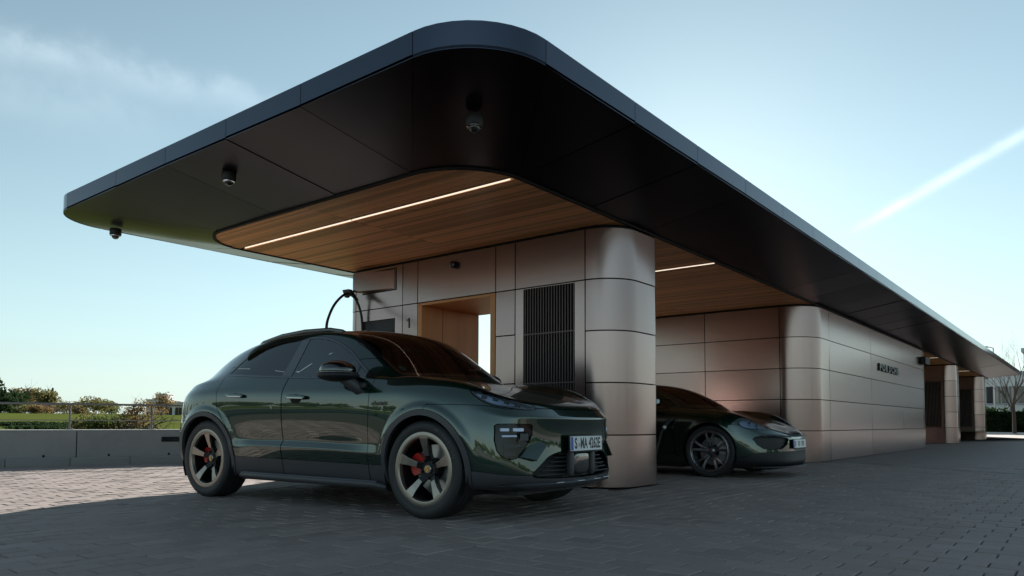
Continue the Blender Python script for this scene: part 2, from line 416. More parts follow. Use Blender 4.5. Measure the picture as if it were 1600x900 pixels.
for a, b in zip(fr_[:-1], fr_[1:]): seg([(a, V1), (b, V1)], [(a, IV1), (b, IV1)])
seg([(fr_[-1], V1), (U0+RO, V1)], [(fr_[-1], IV1)])
seg(arc(U0+RO, V1-RO, RO, 90, 180), arc(IU0+RI, IV1-RI, RI, 90, 180))
lr = lv[::-1]
seg([(U0, V1-RO), (U0, lr[0])], [(IU0, lr[0])])
for a, b in zip(lr[:-1], lr[1:]): seg([(U0, a), (U0, b)], [(IU0, a), (IU0, b)])
seg([(U0, lr[-1]), (U0, V0+RO)], [(IU0, lr[-1])])
seg(arc(U0+RO, V0+RO, RO, 180, 270), arc(IU0+RI, IV0+RI, RI, 180, 270))
def shrink(pts, other_a, other_b, g_):
    return pts
def lerp2(a, b, t): return (a[0]+(b[0]-a[0])*t, a[1]+(b[1]-a[1])*t)
def trim(pts, g_):      # shorten a polyline at both ends
    pts = list(pts)
    if len(pts) == 1: return pts
    def cut(p, q_):
        L = math.hypot(q_[0]-p[0], q_[1]-p[1]); return lerp2(p, q_, min(.4, g_/L))
    a, b = cut(pts[0], pts[1]), cut(pts[-1], pts[-2]); pts[0] = a; pts[-1] = b; return pts
BACK = MB(); random.seed(23)
for k, (o_, i_) in enumerate(PANELS):
    curved = len(o_) > 2
    ot, it = trim(o_, .0035), trim(i_, .0035)
    q = MB(); tilt = random.choice((-1, 1))*random.uniform(.0015, .004) if not curved else 0
    n = len(ot)
    def zz(base, idx, m): return base+(tilt*(idx/(max(1, m-1))-.5)*2 if m > 1 else 0)
    lo = [(p[0], p[1], zz(ZB, j, n)) for j, p in enumerate(ot)]; hi = [(p[0], p[1], zz(ZW+.005, j, len(it))) for j, p in enumerate(it)]
    if len(it) == 1:
        vs = lo+hi; top = [(x, y, z+.02) for x, y, z in vs]; q.add(vs+top, [(0, 1, 2), (5, 4, 3), (0, 3, 4, 1), (1, 4, 5, 2), (2, 5, 3, 0)])
    else:
        NR = 1
        vs = lo+hi; m = len(vs); top = [(x, y, z+.02) for x, y, z in vs]
        fs = []
        for j in range(n-1):
            fs += [(j, j+1, n+j+1, n+j), (m+j, m+n+j, m+n+j+1, m+j+1)]
            fs += [(j, m+j, m+j+1, j+1), (n+j, n+j+1, m+n+j+1, m+n+j)]
        fs += [(0, n, m+n, m), (n-1, m+n-1, m+n+n-1, n+n-1)]
        q.add(vs+top, fs)
    ob = cp(q.build('soffit_panel', 'soffit', None, smooth=.5))
    # fascia slab
    q = MB(); inn = []
    for j, p in enumerate(ot):
        a = ot[max(0, j-1)]; b = ot[min(n-1, j+1)]; dx, dy = b[0]-a[0], b[1]-a[1]; L = math.hypot(dx, dy)
        inn.append((p[0]-dy/L*.02, p[1]+dx/L*.02))
    vs = [(x, y, ZB-.004) for x, y in ot]+[(x, y, ZT) for x, y in ot]+[(x, y, ZB+.03) for x, y in inn]+[(x, y, ZT) for x, y in inn]
    fs = []
    for j in range(n-1):
        fs += [(j, j+1, n+j+1, n+j), (2*n+j, 3*n+j, 3*n+j+1, 2*n+j+1), (n+j, n+j+1, 3*n+j+1, 3*n+j)]
    fs += [(0, n, 3*n, 2*n), (n-1, 3*n-1, 4*n-1, 2*n-1)]
    q.add(vs, fs); cp(q.build('fascia_panel', 'fascia', None, smooth=.5))
def ring_pts(u0, u1, v0, v1, r, n=10):
    return arc(u0+r, v0+r, r, 180, 270, n)+arc(u1-r, v0+r, r, 270, 360, n)+arc(u1-r, v1-r, r, 0, 90, n)+arc(u0+r, v1-r, r, 90, 180, n)
o_ = ring_pts(U0+.03, U1-.03, V0+.03, V1-.03, RO-.03); i_ = ring_pts(IU0, IU1, IV0, IV1, RI); n = len(o_)
BACK.add([(x, y, ZB+.04) for x, y in o_]+[(x, y, ZW+.05) for x, y in i_]+[(x, y, ZT-.02) for x, y in o_],
         [(j, (j+1) % n, n+(j+1) % n, n+j) for j in range(n)]+[(j, (j+1) % n, 2*n+(j+1) % n, 2*n+j) for j in range(n)])
BACK.add([(x, y, ZW+.05) for x, y in i_], [tuple(range(n))])
cp(BACK.build('soffit_backing', 'gap_black', None))
q = MB(); q.add([(x, y, ZT-.02) for x, y in o_], [tuple(range(n))]); cp(q.build('roof_covering', 'roof_top', None))
# black shadow trim round the timber
a_ = ring_pts(IU0-.012, IU1+.012, IV0-.012, IV1+.012, RI+.012); b_ = ring_pts(IU0+.022, IU1-.022, IV0+.022, IV1-.022, RI-.022)
q = MB(); vs = [(x, y, ZW-.012) for x, y in a_]+[(x, y, ZW-.012) for x, y in b_]+[(x, y, ZW+.04) for x, y in a_]+[(x, y, ZW+.04) for x, y in b_]
q.add(vs, [(j, (j+1) % n, n+(j+1) % n, n+j) for j in range(n)]+[(j, (j+1) % n, 2*n+(j+1) % n, 2*n+j) for j in range(n)]+[(n+j, n+(j+1) % n, 3*n+(j+1) % n, 3*n+j) for j in range(n)])
cp(q.build('ceiling_trim', 'gap_black', None))
# timber slats along v
def v_span(u):
    d = min(u-IU0, IU1-u)-.025
    if d <= 0: return None
    r = RI-.025
    ins = 0 if d >= r else r-math.sqrt(max(0, r*r-(r-d)**2))
    return IV0+.028+ins, IV1-.028-ins
STRIPS = [5.45, 10.2, 29.6, 37.8]
q = MB(); u = IU0+.05; VM = 6.715
while u < IU1-.05:
    if min(abs(u-s_) for s_ in STRIPS) > .024:
        sp = v_span(u)
        if sp:
            c1, c2 = random.random(), random.random(); dz = random.uniform(-.0015, .0015)
            if u < 16:
                q.box((u-.0182, sp[0], ZW+dz), (u+.0182, VM-.006, ZW+.032), c1)
                q.box((u-.0182, VM+.006, ZW+dz), (u+.0182, sp[1], ZW+.032), c2)
            else: q.box((u-.0182, sp[0], ZW), (u+.0182, sp[1], ZW+.032), c1)
    u += .046
tag(cp(q.build('ceiling_slats', 'wood', None, attr=True)), kind='stuff')
for s_ in STRIPS:
    for a, b in ((IV0+.06, VM-.01), (VM+.01, IV1-.06)):
        if s_ == 5.45: a, b = (max(a, IV0+.1), min(b, IV1-.1))
        q = MB(); q.box((s_-.0019, a, ZW-.003), (s_+.0019, b, ZW+.02)); cp(q.build('light_strip', 'led_strip', None))

# ================================================================== PAVILIONS
HW = 3.05; ROW = HW/5; JG = .0075
def wall_piece(parent, off, pts, z0, z1, m='bronze', name='wall_panel', th=.028, g0=JG, g1=JG, bevel=.002):
    """a cladding panel that follows the plan polyline pts (outside on its right-hand side)"""
    p = list(pts); n = len(p)
    def cut(a, b, g_): 
        L = math.hypot(b[0]-a[0], b[1]-a[1]); return lerp2(a, b, min(.45, g_/L))
    q0, q1 = cut(p[0], p[1], g0), cut(p[-1], p[-2], g1); p[0] = q0; p[-1] = q1
    inn = []
    for j in range(n):
        a = p[max(0, j-1)]; b = p[min(n-1, j+1)]; dx, dy = b[0]-a[0], b[1]-a[1]; L = math.hypot(dx, dy)
        inn.append((p[j][0]-dy/L*th, p[j][1]+dx/L*th))
    q = MB(); z0 += JG; z1 -= JG; tl = random.uniform(-.003, .003)
    def lean(j, k):
        return (p[j][0]+(inn[j][0]-p[j][0])/th*tl*k, p[j][1]+(inn[j][1]-p[j][1])/th*tl*k)
    vs = [(*lean(j, 1), z0) for j in range(n)]+[(*lean(j, -1), z1) for j in range(n)]+[(x, y, z0) for x, y in inn]+[(x, y, z1) for x, y in inn]
    fs = []
    for j in range(n-1):
        fs += [(j, j+1, n+j+1, n+j), (2*n+j, 3*n+j, 3*n+j+1, 2*n+j+1), (n+j, n+j+1, 3*n+j+1, 3*n+j), (j, 2*n+j, 2*n+j+1, j+1)]
    fs += [(0, n, 3*n, 2*n), (n-1, 2*n-1, 4*n-1, 3*n-1)]
    q.add([(x-off[0], y-off[1], z) for x, y, z in vs], fs)
    return q.build(name, m, parent, smooth=.35)
def hole_panel(parent, off, u, v0, v1, z0, z1, holes, m='bronze'):
    """flat panel on a face looking to -u, with one rectangular opening"""
    (a0, a1, b0, b1) = holes; q = MB()
    v0 += JG; v1 -= JG; z0 += JG; z1 -= JG; x0, x1 = u-off[0], u+.028-off[0]
    outer = [(v0, z0), (v1, z0), (v1, z1), (v0, z1)]; inner = [(a0, b0), (a1, b0), (a1, b1), (a0, b1)]
    vs = [(x, y-off[1], z) for x in (x0, x1) for y, z in outer+inner]
    fs = []
    for j in range(4):
        k = (j+1) % 4
        fs += [(j, k, 4+k, 4+j), (8+j, 12+j, 12+k, 8+k), (j, 8+j, 8+k, k), (4+j, 4+k, 12+k, 12+j)]
    q.add(vs, fs); return q.build('wall_panel', m, parent)
def vline(u, a, b): return [(u, b), (u, a)]        # -u face: walk from high v to low v, outside is -u
def end_corner(u0, u1, v0, r, rs):       # from the -u face round the front end to the +u face
    return [(u0, v0+r)]+arc(u0+r, v0+r, r, 180, 270, 14)[1:]+[(u1-rs, v0)]+arc(u1-rs, v0+rs, rs, 270, 360, 5)[1:]+[(u1, v0+rs+.15)]
def back_corner(u0, u1, v1, r, rs):
    return [(u1, v1-rs-.15)]+arc(u1-rs, v1-rs, rs, 0, 90, 5)+[(u0+r, v1)]+arc(u0+r, v1-r, r, 90, 180, 14)[1:]
def louvre(parent, off, u, v0, v1, z0, z1, pitch, rails, fin_m='bronze_dark', deep=.05):
    lv_ = boxo('louvre', (u+.06-off[0], v0-off[1], z0), (u+.075-off[0], v1-off[1], z1), 'gap_black', parent)
    y = v0+pitch*.5
    fin = MB(); fin.box((0, -.007, 0), (deep, .007, z1-z0)); f0 = None
    while y < v1-.005:
        if f0 is None: f0 = fin.build('fin', fin_m, lv_); o = f0
        else:
            o = f0.copy(); link(o, lv_)
        o.location = (u+.004-off[0], y-off[1], z0); y += pitch
    for z in rails: boxo('rail', (u+.001-off[0], v0-off[1], z-.008), (u+.02-off[0], v1-off[1], z+.008), fin_m, lv_)
    return lv_
# ---- pavilion with the doorway
P1 = (7.29, 8.24, 4.24, 9.07)
off = (7.75, 6.65)
pv = empty('charging_pavilion', (off[0], off[1], 0), label='bronze clad charging pavilion with timber doorway behind the green car', cat='pavilion')
u0, u1, v0, v1 = P1; rc = .45
for k in range(5):
    wall_piece(pv, off, end_corner(u0, u1, v0, rc, .06), k*ROW, (k+1)*ROW)
    wall_piece(pv, off, back_corner(u0, u1, v1, .22, .06), k*ROW, (k+1)*ROW)
VT, VS, VD0, VD1, VN, VB = 4.69, 5.742, 6.065, 7.505, 7.816, 8.85
wall_piece(pv, off, vline(u0, VT, VS), 4*ROW, HW)
hole_panel(pv, off, u0, VT, VS, 0, 4*ROW, (4.836, 5.61, .30, 2.425))
louvre(pv, off, u0, 4.836, 5.61, .30, 2.425, .0405, (.62, 1.235, 1.85))
for z0, z1 in ((4*ROW, HW), (1.86, 4*ROW), (1.24, 1.86), (.62, 1.24), (0, .62)):
    wall_piece(pv, off, vline(u0, VS, VD0), z0, z1); wall_piece(pv, off, vline(u0, VD1, VN), z0, z1)
wall_piece(pv, off, vline(u0, VD0, VD1), 4*ROW, HW)
wall_piece(pv, off, vline(u0, VN, VB), 4*ROW, HW)
hole_panel(pv, off, u0, VN, VB, 0, 4*ROW, (7.97, 8.69, 1.30, 2.27))
scr = boxo('display_recess', (u0+.03-off[0], 7.965-off[1], 1.29), (u0+.05-off[0], 8.695-off[1], 2.28), 'screen', pv)
boxo('display_glass', (u0+.022-off[0], 8.03-off[1], 1.42), (u0+.0295-off[0], 8.63-off[1], 2.10), 'black_plastic', scr)
# swing-out cable arm in the top panel, with its shadow gap
arm = MB(); arm.prism([(u0-.012-off[0], 7.985-off[1]), (u0+.03-off[0], 7.985-off[1]), (u0+.03-off[0], 8.70-off[1]), (u0-.10-off[0], 8.76-off[1]), (u0-.16-off[0], 8.74-off[1])], 'z', 2.71, 2.985)
arm = arm.build('cable_arm', 'bronze', pv, bevel=.004)
fm = MB()
for a, b in (((u0-.004, 7.945, 2.68), (u0+.002, 8.70, 2.70)), ((u0-.004, 7.945, 2.992), (u0+.002, 8.70, 3.01)), ((u0-.004, 7.945, 2.701), (u0+.002, 7.965, 2.991))):
    fm.box((a[0]-off[0], a[1]-off[1], a[2]), (b[0]-off[0], b[1]-off[1], b[2]))
fm.build('arm_frame', 'gap_black', pv)
# +u face
for a, b in ((v0+.21, 6.065), (7.505, v1-.21)):
    for k in range(5): wall_piece(pv, off, [(u1, a), (u1, b)], k*ROW, (k+1)*ROW)
wall_piece(pv, off, [(u1, 6.065), (u1, 7.505)], 4*ROW, HW)
# core
core = MB(); e_ = .03
core.prism([(x-off[0], y-off[1]) for x, y in [(u0+e_+.06, VD0-.02)]+arc(u0+rc, v0+rc, rc-e_, 180, 270, 10)+arc(u1-.09, v0+.09, .06, 270, 360, 4)+[(u1-e_, VD0-.02)]], 'z', 0, HW-.003)
core.prism([(x-off[0], y-off[1]) for x, y in [(u0+e_+.04, VD1+.02), (u1-e_, VD1+.02)]+arc(u1-.09, v1-.09, .06, 0, 90, 4)+arc(u0+.22, v1-.22, .19, 90, 180, 6)], 'z', 0, HW-.003)
core.box((u0+e_-off[0], VD0-.02-off[1], 2.46), (u1-e_-off[0], VD1+.02-off[1], HW-.003))
core.build('core', 'gap_black', pv)
cap = MB(); cap.prism([(x-off[0], y-off[1]) for x, y in arc(u0+rc, v0+rc, rc-.05, 180, 270, 10)+arc(u1-.1, v0+.1, .05, 270, 360, 4)+arc(u1-.1, v1-.1, .05, 0, 90, 4)+arc(u0+.22, v1-.22, .17, 90, 180, 6)], 'z', HW, ZW+.03)
cap.build('shadow_joint', 'gap_black', pv)
# timber doorway
dw = boxo('door_lining', (u0-.006-off[0], 7.415-off[1], 0), (u1+.27-off[0], 7.50-off[1], 2.395), 'wood_panel', pv, bevel=.002)
boxo('door_lining', (u0-.006-off[0], 6.07-off[1], 0), (u1+.27-off[0], 6.15-off[1], 2.395), 'wood_panel', pv, bevel=.002)
boxo('door_head', (u0-.006-off[0], 6.07-off[1], 2.397), (u1+.27-off[0], 7.50-off[1], 2.432), 'wood_panel', pv, bevel=.002)
q = MB(); q.lathe([(0.0, 2.365), (.085, 2.365), (.09, 2.372), (.09, 2.396)], 24, 'z', (8.0-off[0], 6.45-off[1], 0)); q.build('ceiling_lamp', 'black_plastic', pv, smooth=True)
for z in (.8, 1.6): pass
boxo('lining_joint', (u0+.42-off[0], 7.4125-off[1], .01), (u0+.425-off[0], 7.416-off[1], 2.39), 'gap_black', pv)
# bay number
q = MB(); q.prism([(7.665-.005, 2.10), (7.665-.005, 2.242), (7.665+.016, 2.242), (7.665+.045, 2.222), (7.665+.045, 2.198), (7.665+.018, 2.212), (7.665+.018, 2.10)], 'x', u0-.007, u0-.001)
bn = q.build('bay_number', 'sign_black')
tag(bn, 'small black bay number 1 on the wall beside the timber doorway', 'number')

# ---- long pavilion with lettering
u0, u1, v0, v1 = 14.55, 26.55, 4.22, 9.07; rc = .62; off = (20.5, 6.65)
pv2 = empty('charging_pavilion', (off[0], off[1], 0), label='long bronze clad pavilion with black lettering and a rounded corner behind the sports car', cat='pavilion')
cols = [15.69, 19.24, 22.9, 25.9]
for k in range(5):
    wall_piece(pv2, off, [(u0, v0+rc)]+arc(u0+rc, v0+rc, rc, 180, 270, 16)[1:]+[(15.69, v0)], k*ROW, (k+1)*ROW)
    cs = [15.69, 19.24, 22.9, 25.9] if k in (1, 4) else [15.69, 19.24, 25.9]
    for a, b in zip(cs[:-1], cs[1:]): wall_piece(pv2, off, [(a, v0), (b, v0)], k*ROW, (k+1)*ROW)
    wall_piece(pv2, off, [(25.9, v0+.03), (26.4, v0+.03)]+arc(26.4, v0+.18, .15, 270, 360, 5)[1:]+[(u1, v0+.5)], k*ROW, (k+1)*ROW)
    for a, b in ((v0+rc, 6.39), (6.39, 7.9), (7.9, v1)):
        wall_piece(pv2, off, vline(u0, a, b), k*ROW, (k+1)*ROW)
    wall_piece(pv2, off, [(u1, v0+.5), (u1, v1)], k*ROW, (k+1)*ROW)
    wall_piece(pv2, off, [(u1, v1), (20.5, v1)], k*ROW, (k+1)*ROW); wall_piece(pv2, off, [(20.5, v1), (u0, v1)], k*ROW, (k+1)*ROW)
q = MB(); q.prism([(x-off[0], y-off[1]) for x, y in arc(u0+rc, v0+rc, rc-.03, 180, 270, 10)+[(25.88, v0+.03), (25.9, v0+.06), (u1-.15, v0+.06), (u1-.03, v0+.2), (u1-.03, v1-.03), (u0+.03, v1-.03)]], 'z', 0, HW-.003)
q.build('core', 'gap_black', pv2)
q = MB(); q.prism([(x-off[0], y-off[1]) for x, y in arc(u0+rc, v0+rc, rc-.05, 180, 270, 10)+[(u1-.15, v0+.08), (u1-.05, v0+.2), (u1-.05, v1-.05), (u0+.05, v1-.05)]], 'z', HW, ZW+.03)
q.build('shadow_joint', 'gap_black', pv2)
# lettering, each letter a part
sg = empty('wall_sign', (21.1, v0-.02, 2.16), label='black wide capital lettering on the front of the long bronze pavilion', cat='sign')
for i, ch in enumerate('PORSCHE'):
    o = text_mesh(ch, .235, .018, 'letter', 'sign_black', sg, sx=1.72, bold=.012)
    o.rotation_euler = (R(90), 0, 0); o.location = (-1.02+i*.34, 0, 0)
ab = boxo('alarm_box', (25.55, v0-.02, 2.60), (26.25, v0-.16, 2.83), 'black_plastic', None, bevel=.01)
tag(ab, 'dark wall box with a red side under the canopy on the long pavilion', 'box')
boxo('signal_face', (26.25, v0-.155, 2.62), (26.262, v0-.03, 2.81), 'red_plastic', ab)

# ---- two more pavilions down the row
for (u0, u1, lab) in ((32.97, 33.92, 'slim bronze pavilion with dark louvre, next after the long lettered pavilion'), (41.85, 42.80, 'slim bronze pavilion with dark louvre nearest the far end of the canopy')):
    v0, v1 = 4.24, 9.07; rc = .40; off = ((u0+u1)/2, 6.65)
    p3 = empty('charging_pavilion', (off[0], off[1], 0), label=lab, cat='pavilion')
    for k in range(5):
        wall_piece(p3, off, end_corner(u0, u1, v0, rc, .06), k*ROW, (k+1)*ROW)
        wall_piece(p3, off, back_corner(u0, u1, v1, rc, .06), k*ROW, (k+1)*ROW)
        wall_piece(p3, off, [(u1, v0+.21), (u1, v1-.21)], k*ROW, (k+1)*ROW)
    wall_piece(p3, off, vline(u0, v0+rc, 5.9), 4*ROW, HW); wall_piece(p3, off, vline(u0, 5.9, v1-rc), 4*ROW, HW)
    hole_panel(p3, off, u0, v0+rc, 5.9, ROW, 4*ROW, (4.74, 5.75, ROW+.03, 4*ROW-.03))
    louvre(p3, off, u0, 4.74, 5.75, ROW+.03, 4*ROW-.03, .05, (1.235, 1.85))
    wall_piece(p3, off, vline(u0, v0+rc, 5.9), 0, ROW)
    for k in range(4): wall_piece(p3, off, vline(u0, 5.9, v1-rc), k*ROW, (k+1)*ROW)
    q = MB(); q.prism([(x-off[0], y-off[1]) for x, y in arc(u0+rc+.05, v0+rc, rc-.03, 180, 270, 8)+[(u1-.05, v0+.03), (u1-.03, v0+.1), (u1-.03, v1-.1), (u1-.1, v1-.03)]+arc(u0+rc+.05, v1-rc, rc-.03, 90, 180, 8)], 'z', 0, HW-.003)
    q.build('core', 'gap_black', p3)
    q = MB(); q.prism([(x-off[0], y-off[1]) for x, y in arc(u0+rc, v0+rc, rc-.05, 180, 270, 8)+[(u1-.07, v0+.07), (u1-.07, v1-.07)]+arc(u0+rc, v1-rc, rc-.05, 90, 180, 8)], 'z', HW, ZW+.03)
    q.build('shadow_joint', 'gap_black', p3)

# ================================================================== DOME CAMERAS
def dome_camera(loc, label, tiltx=0, tilty=0, wall=False):
    t = empty('dome_camera', loc, label=label, cat='camera', group='security cameras under the canopy')
    q = MB(); q.lathe([(0, .0), (.066, .0), (.070, -.01), (.070, -.075), (.062, -.088), (.05, -.09)], 24, 'z'); q.build('housing', 'black_plastic', t, smooth=.6)
    q = MB(); q.lathe([(.060, -.088), (.060, -.094), (.047, -.098), (.046, -.088)], 24, 'z'); q.build('ring', 'chrome' if not wall else 'black_gloss', t, smooth=.6)
    q = MB(); q.lathe([(.046*math.cos(R(a)), -.094-.042*math.sin(R(a))) for a in range(0, 91, 10)], 24, 'z'); q.build('dome', 'dome', t, smooth=True)
    q = MB(); q.lathe([(0, -.1), (.02, -.1), (.022, -.11), (.022, -.128), (0, -.13)], 12, 'z'); q.build('lens', 'black_gloss', t, smooth=.6)
    t.rotation_euler = (tiltx, tilty, 0); return t
def zs(u, v):       # soffit height
    d = min(u-U0, v-V0, U1-u, V1-v)
    return ZB-(ZB-ZW)*max(0, min(1, d/1.25))
dome_camera((4.27, 3.78, zs(4.27, 3.78)), 'dome camera with bright rim under the near rounded corner of the canopy')
dome_camera((3.90, 6.72, zs(3.9, 6.72)), 'dome camera under the middle of the short canopy end')
dome_camera((4.14, 9.80, zs(4.14, 9.8)), 'dome camera under the far left corner of the canopy')
dome_camera((7.286, 6.787, 2.894), 'small black dome camera on the wall above the timber doorway', 0, R(90), True).scale = (.72, .72, .72)

# ================================================================== CARS
def subdivide(verts, faces, lv, crease=None):
    me = D.meshes.new('t'); me.from_pydata(verts, [], faces); me.update()
    if crease:
        at = me.attributes.new('crease_edge', 'FLOAT', 'EDGE')
        for e in me.edges:
            k = tuple(sorted(e.vertices)); at.data[e.index].value = crease.get(k, 0.)
    o = D.objects.new('t', me); COL.objects.link(o)
    m = o.modifiers.new('s', 'SUBSURF'); m.levels = lv; m.render_levels = lv; m.use_limit_surface = True
    dg = bpy.context.evaluated_depsgraph_get(); dg.update()
    ev = o.evaluated_get(dg); e = ev.to_mesh()
    V = np.empty(len(e.vertices)*3); e.vertices.foreach_get('co', V); V = V.reshape(-1, 3)
    N = np.empty(len(e.vertices)*3); e.vertices.foreach_get('normal', N); N = N.reshape(-1, 3)
    F = [tuple(p.vertices) for p in e.polygons]
    ev.to_mesh_clear(); D.objects.remove(o); D.meshes.remove(me)
    return V, N, F
FR = [0, .22, .45, .67, .85, 1]
def car_cage(front, f5, side, b5, rear, upper, creases=(), ucreases=()):
    """front/rear: 7 (x,z) on the centre line; f5/b5: 7 (x,y,z); side: per station 7 (x,y,z); upper: per station 5 (x,y,z)"""
    def face_cols(cen, cor, p=3.1):
        cols = []
        for t in FR:
            c = []
            for j in range(7):
                xc, zc = cen[j]; x5, y5, z5 = cor[j]
                c.append((xc-(xc-x5)*t**p, y5*t, zc+(z5-zc)*t**2))
            cols.append(c)
        return cols
    fc = face_cols(front, f5); rc_ = face_cols(rear, b5)
    verts = []; idx = {}
    def add(key, p): idx[key] = len(verts); verts.append(tuple(p))
    L = fc+side+rc_[::-1]; nc = len(L); ns = len(side)
    for i in range(nc):
        for j in range(7): add(('L', i, j), L[i][j])
    faces = []
    for i in range(nc-1):
        for j in range(6): faces.append((idx['L', i, j], idx['L', i+1, j], idx['L', i+1, j+1], idx['L', i, j+1]))
    def U(i, k):        # i: 0..ns+1, k: 0..5 (k=0 is the belt)
        if i == 0: return idx['L', 5-k, 6]
        if i == ns+1: return idx['L', 6+ns+k, 6]
        if k == 0: return idx['L', 5+i, 6]
        return idx['U', i, k]
    for i in range(1, ns+1):
        for k in range(1, 6): add(('U', i, k), upper[i-1][k-1])
    for i in range(ns+1):
        for k in range(5): faces.append((U(i, k), U(i+1, k), U(i+1, k+1), U(i, k+1)))
    # mirror
    n = len(verts); mp = {}
    for i in range(n):
        x, y, z = verts[i]
        if abs(y) < 1e-9: mp[i] = i
        else: mp[i] = len(verts); verts.append((x, -y, z))
    faces += [tuple(mp[k] for k in f)[::-1] for f in faces]
    cr = {}
    for (i0, i1, j, w) in creases:      # crease along row j of the lower grid from column i0 to i1
        for i in range(i0, i1):
            a, b = idx['L', i, j], idx['L', i+1, j]
            for p_, q_ in ((a, b), (mp[a], mp[b])): cr[tuple(sorted((p_, q_)))] = w
    for (i0, i1, k, w) in ucreases:     # crease along row k of the upper grid
        for i in range(i0, i1):
            a, b = U(i, k), U(i+1, k)
            for p_, q_ in ((a, b), (mp[a], mp[b])): cr[tuple(sorted((p_, q_)))] = w
    T = np.array(verts); Cg = T.copy()
    for it in range(3):
        V, N, F = subdivide([tuple(p) for p in Cg], faces, 1, cr)
        d = T-V[:len(T)]; Cg = Cg+d*.85
        Cg[np.abs(T[:, 1]) < 1e-9, 1] = 0
    return [tuple(p) for p in Cg], faces, cr
def sd_poly(P, poly):
    P = np.asarray(P); poly = np.asarray(poly, float); n = len(poly)
    d = np.full(len(P), 1e9); s = np.ones(len(P))
    for i in range(n):
        a, b = poly[i], poly[i-1]; e = b-a; w = P-a
        t = np.clip((w@e)/(e@e), 0, 1); q = w-t[:, None]*e; d = np.minimum(d, (q**2).sum(1))
        c1 = P[:, 1] >= a[1]; c2 = P[:, 1] < b[1]; c3 = e[0]*w[:, 1] > e[1]*w[:, 0]
        allc = c1 & c2 & c3; non = (~c1) & (~c2) & (~c3); s[allc | non] *= -1
    return s*np.sqrt(d)
def fxz(poly, r=0, lim=None):
    def f(P):
        v = sd_poly(P[:, [0, 2]], poly)-r
        return v if lim is None else np.maximum(v, lim(P))
    return f
def fyz(poly, r=0, lim=None):
    def f(P):
        v = sd_poly(P[:, [1, 2]], poly)-r
        return v if lim is None else np.maximum(v, lim(P))
    return f
def fxy(poly, r=0, lim=None):
    def f(P):
        v = sd_poly(P[:, [0, 1]], poly)-r
        return v if lim is None else np.maximum(v, lim(P))
    return f
def fcirc(cx, cz, r, lim=None):
    def f(P):
        v = np.hypot(P[:, 0]-cx, P[:, 2]-cz)-r
        return v if lim is None else np.maximum(v, lim(P))
    return f
def smooth_poly(pts, it=2):
    for _ in range(it):
        q = []
        for i in range(len(pts)):
            a, b = np.array(pts[i]), np.array(pts[(i+1) % len(pts)]); q += [tuple(a*.75+b*.25), tuple(a*.25+b*.75)]
        pts = q
    return pts
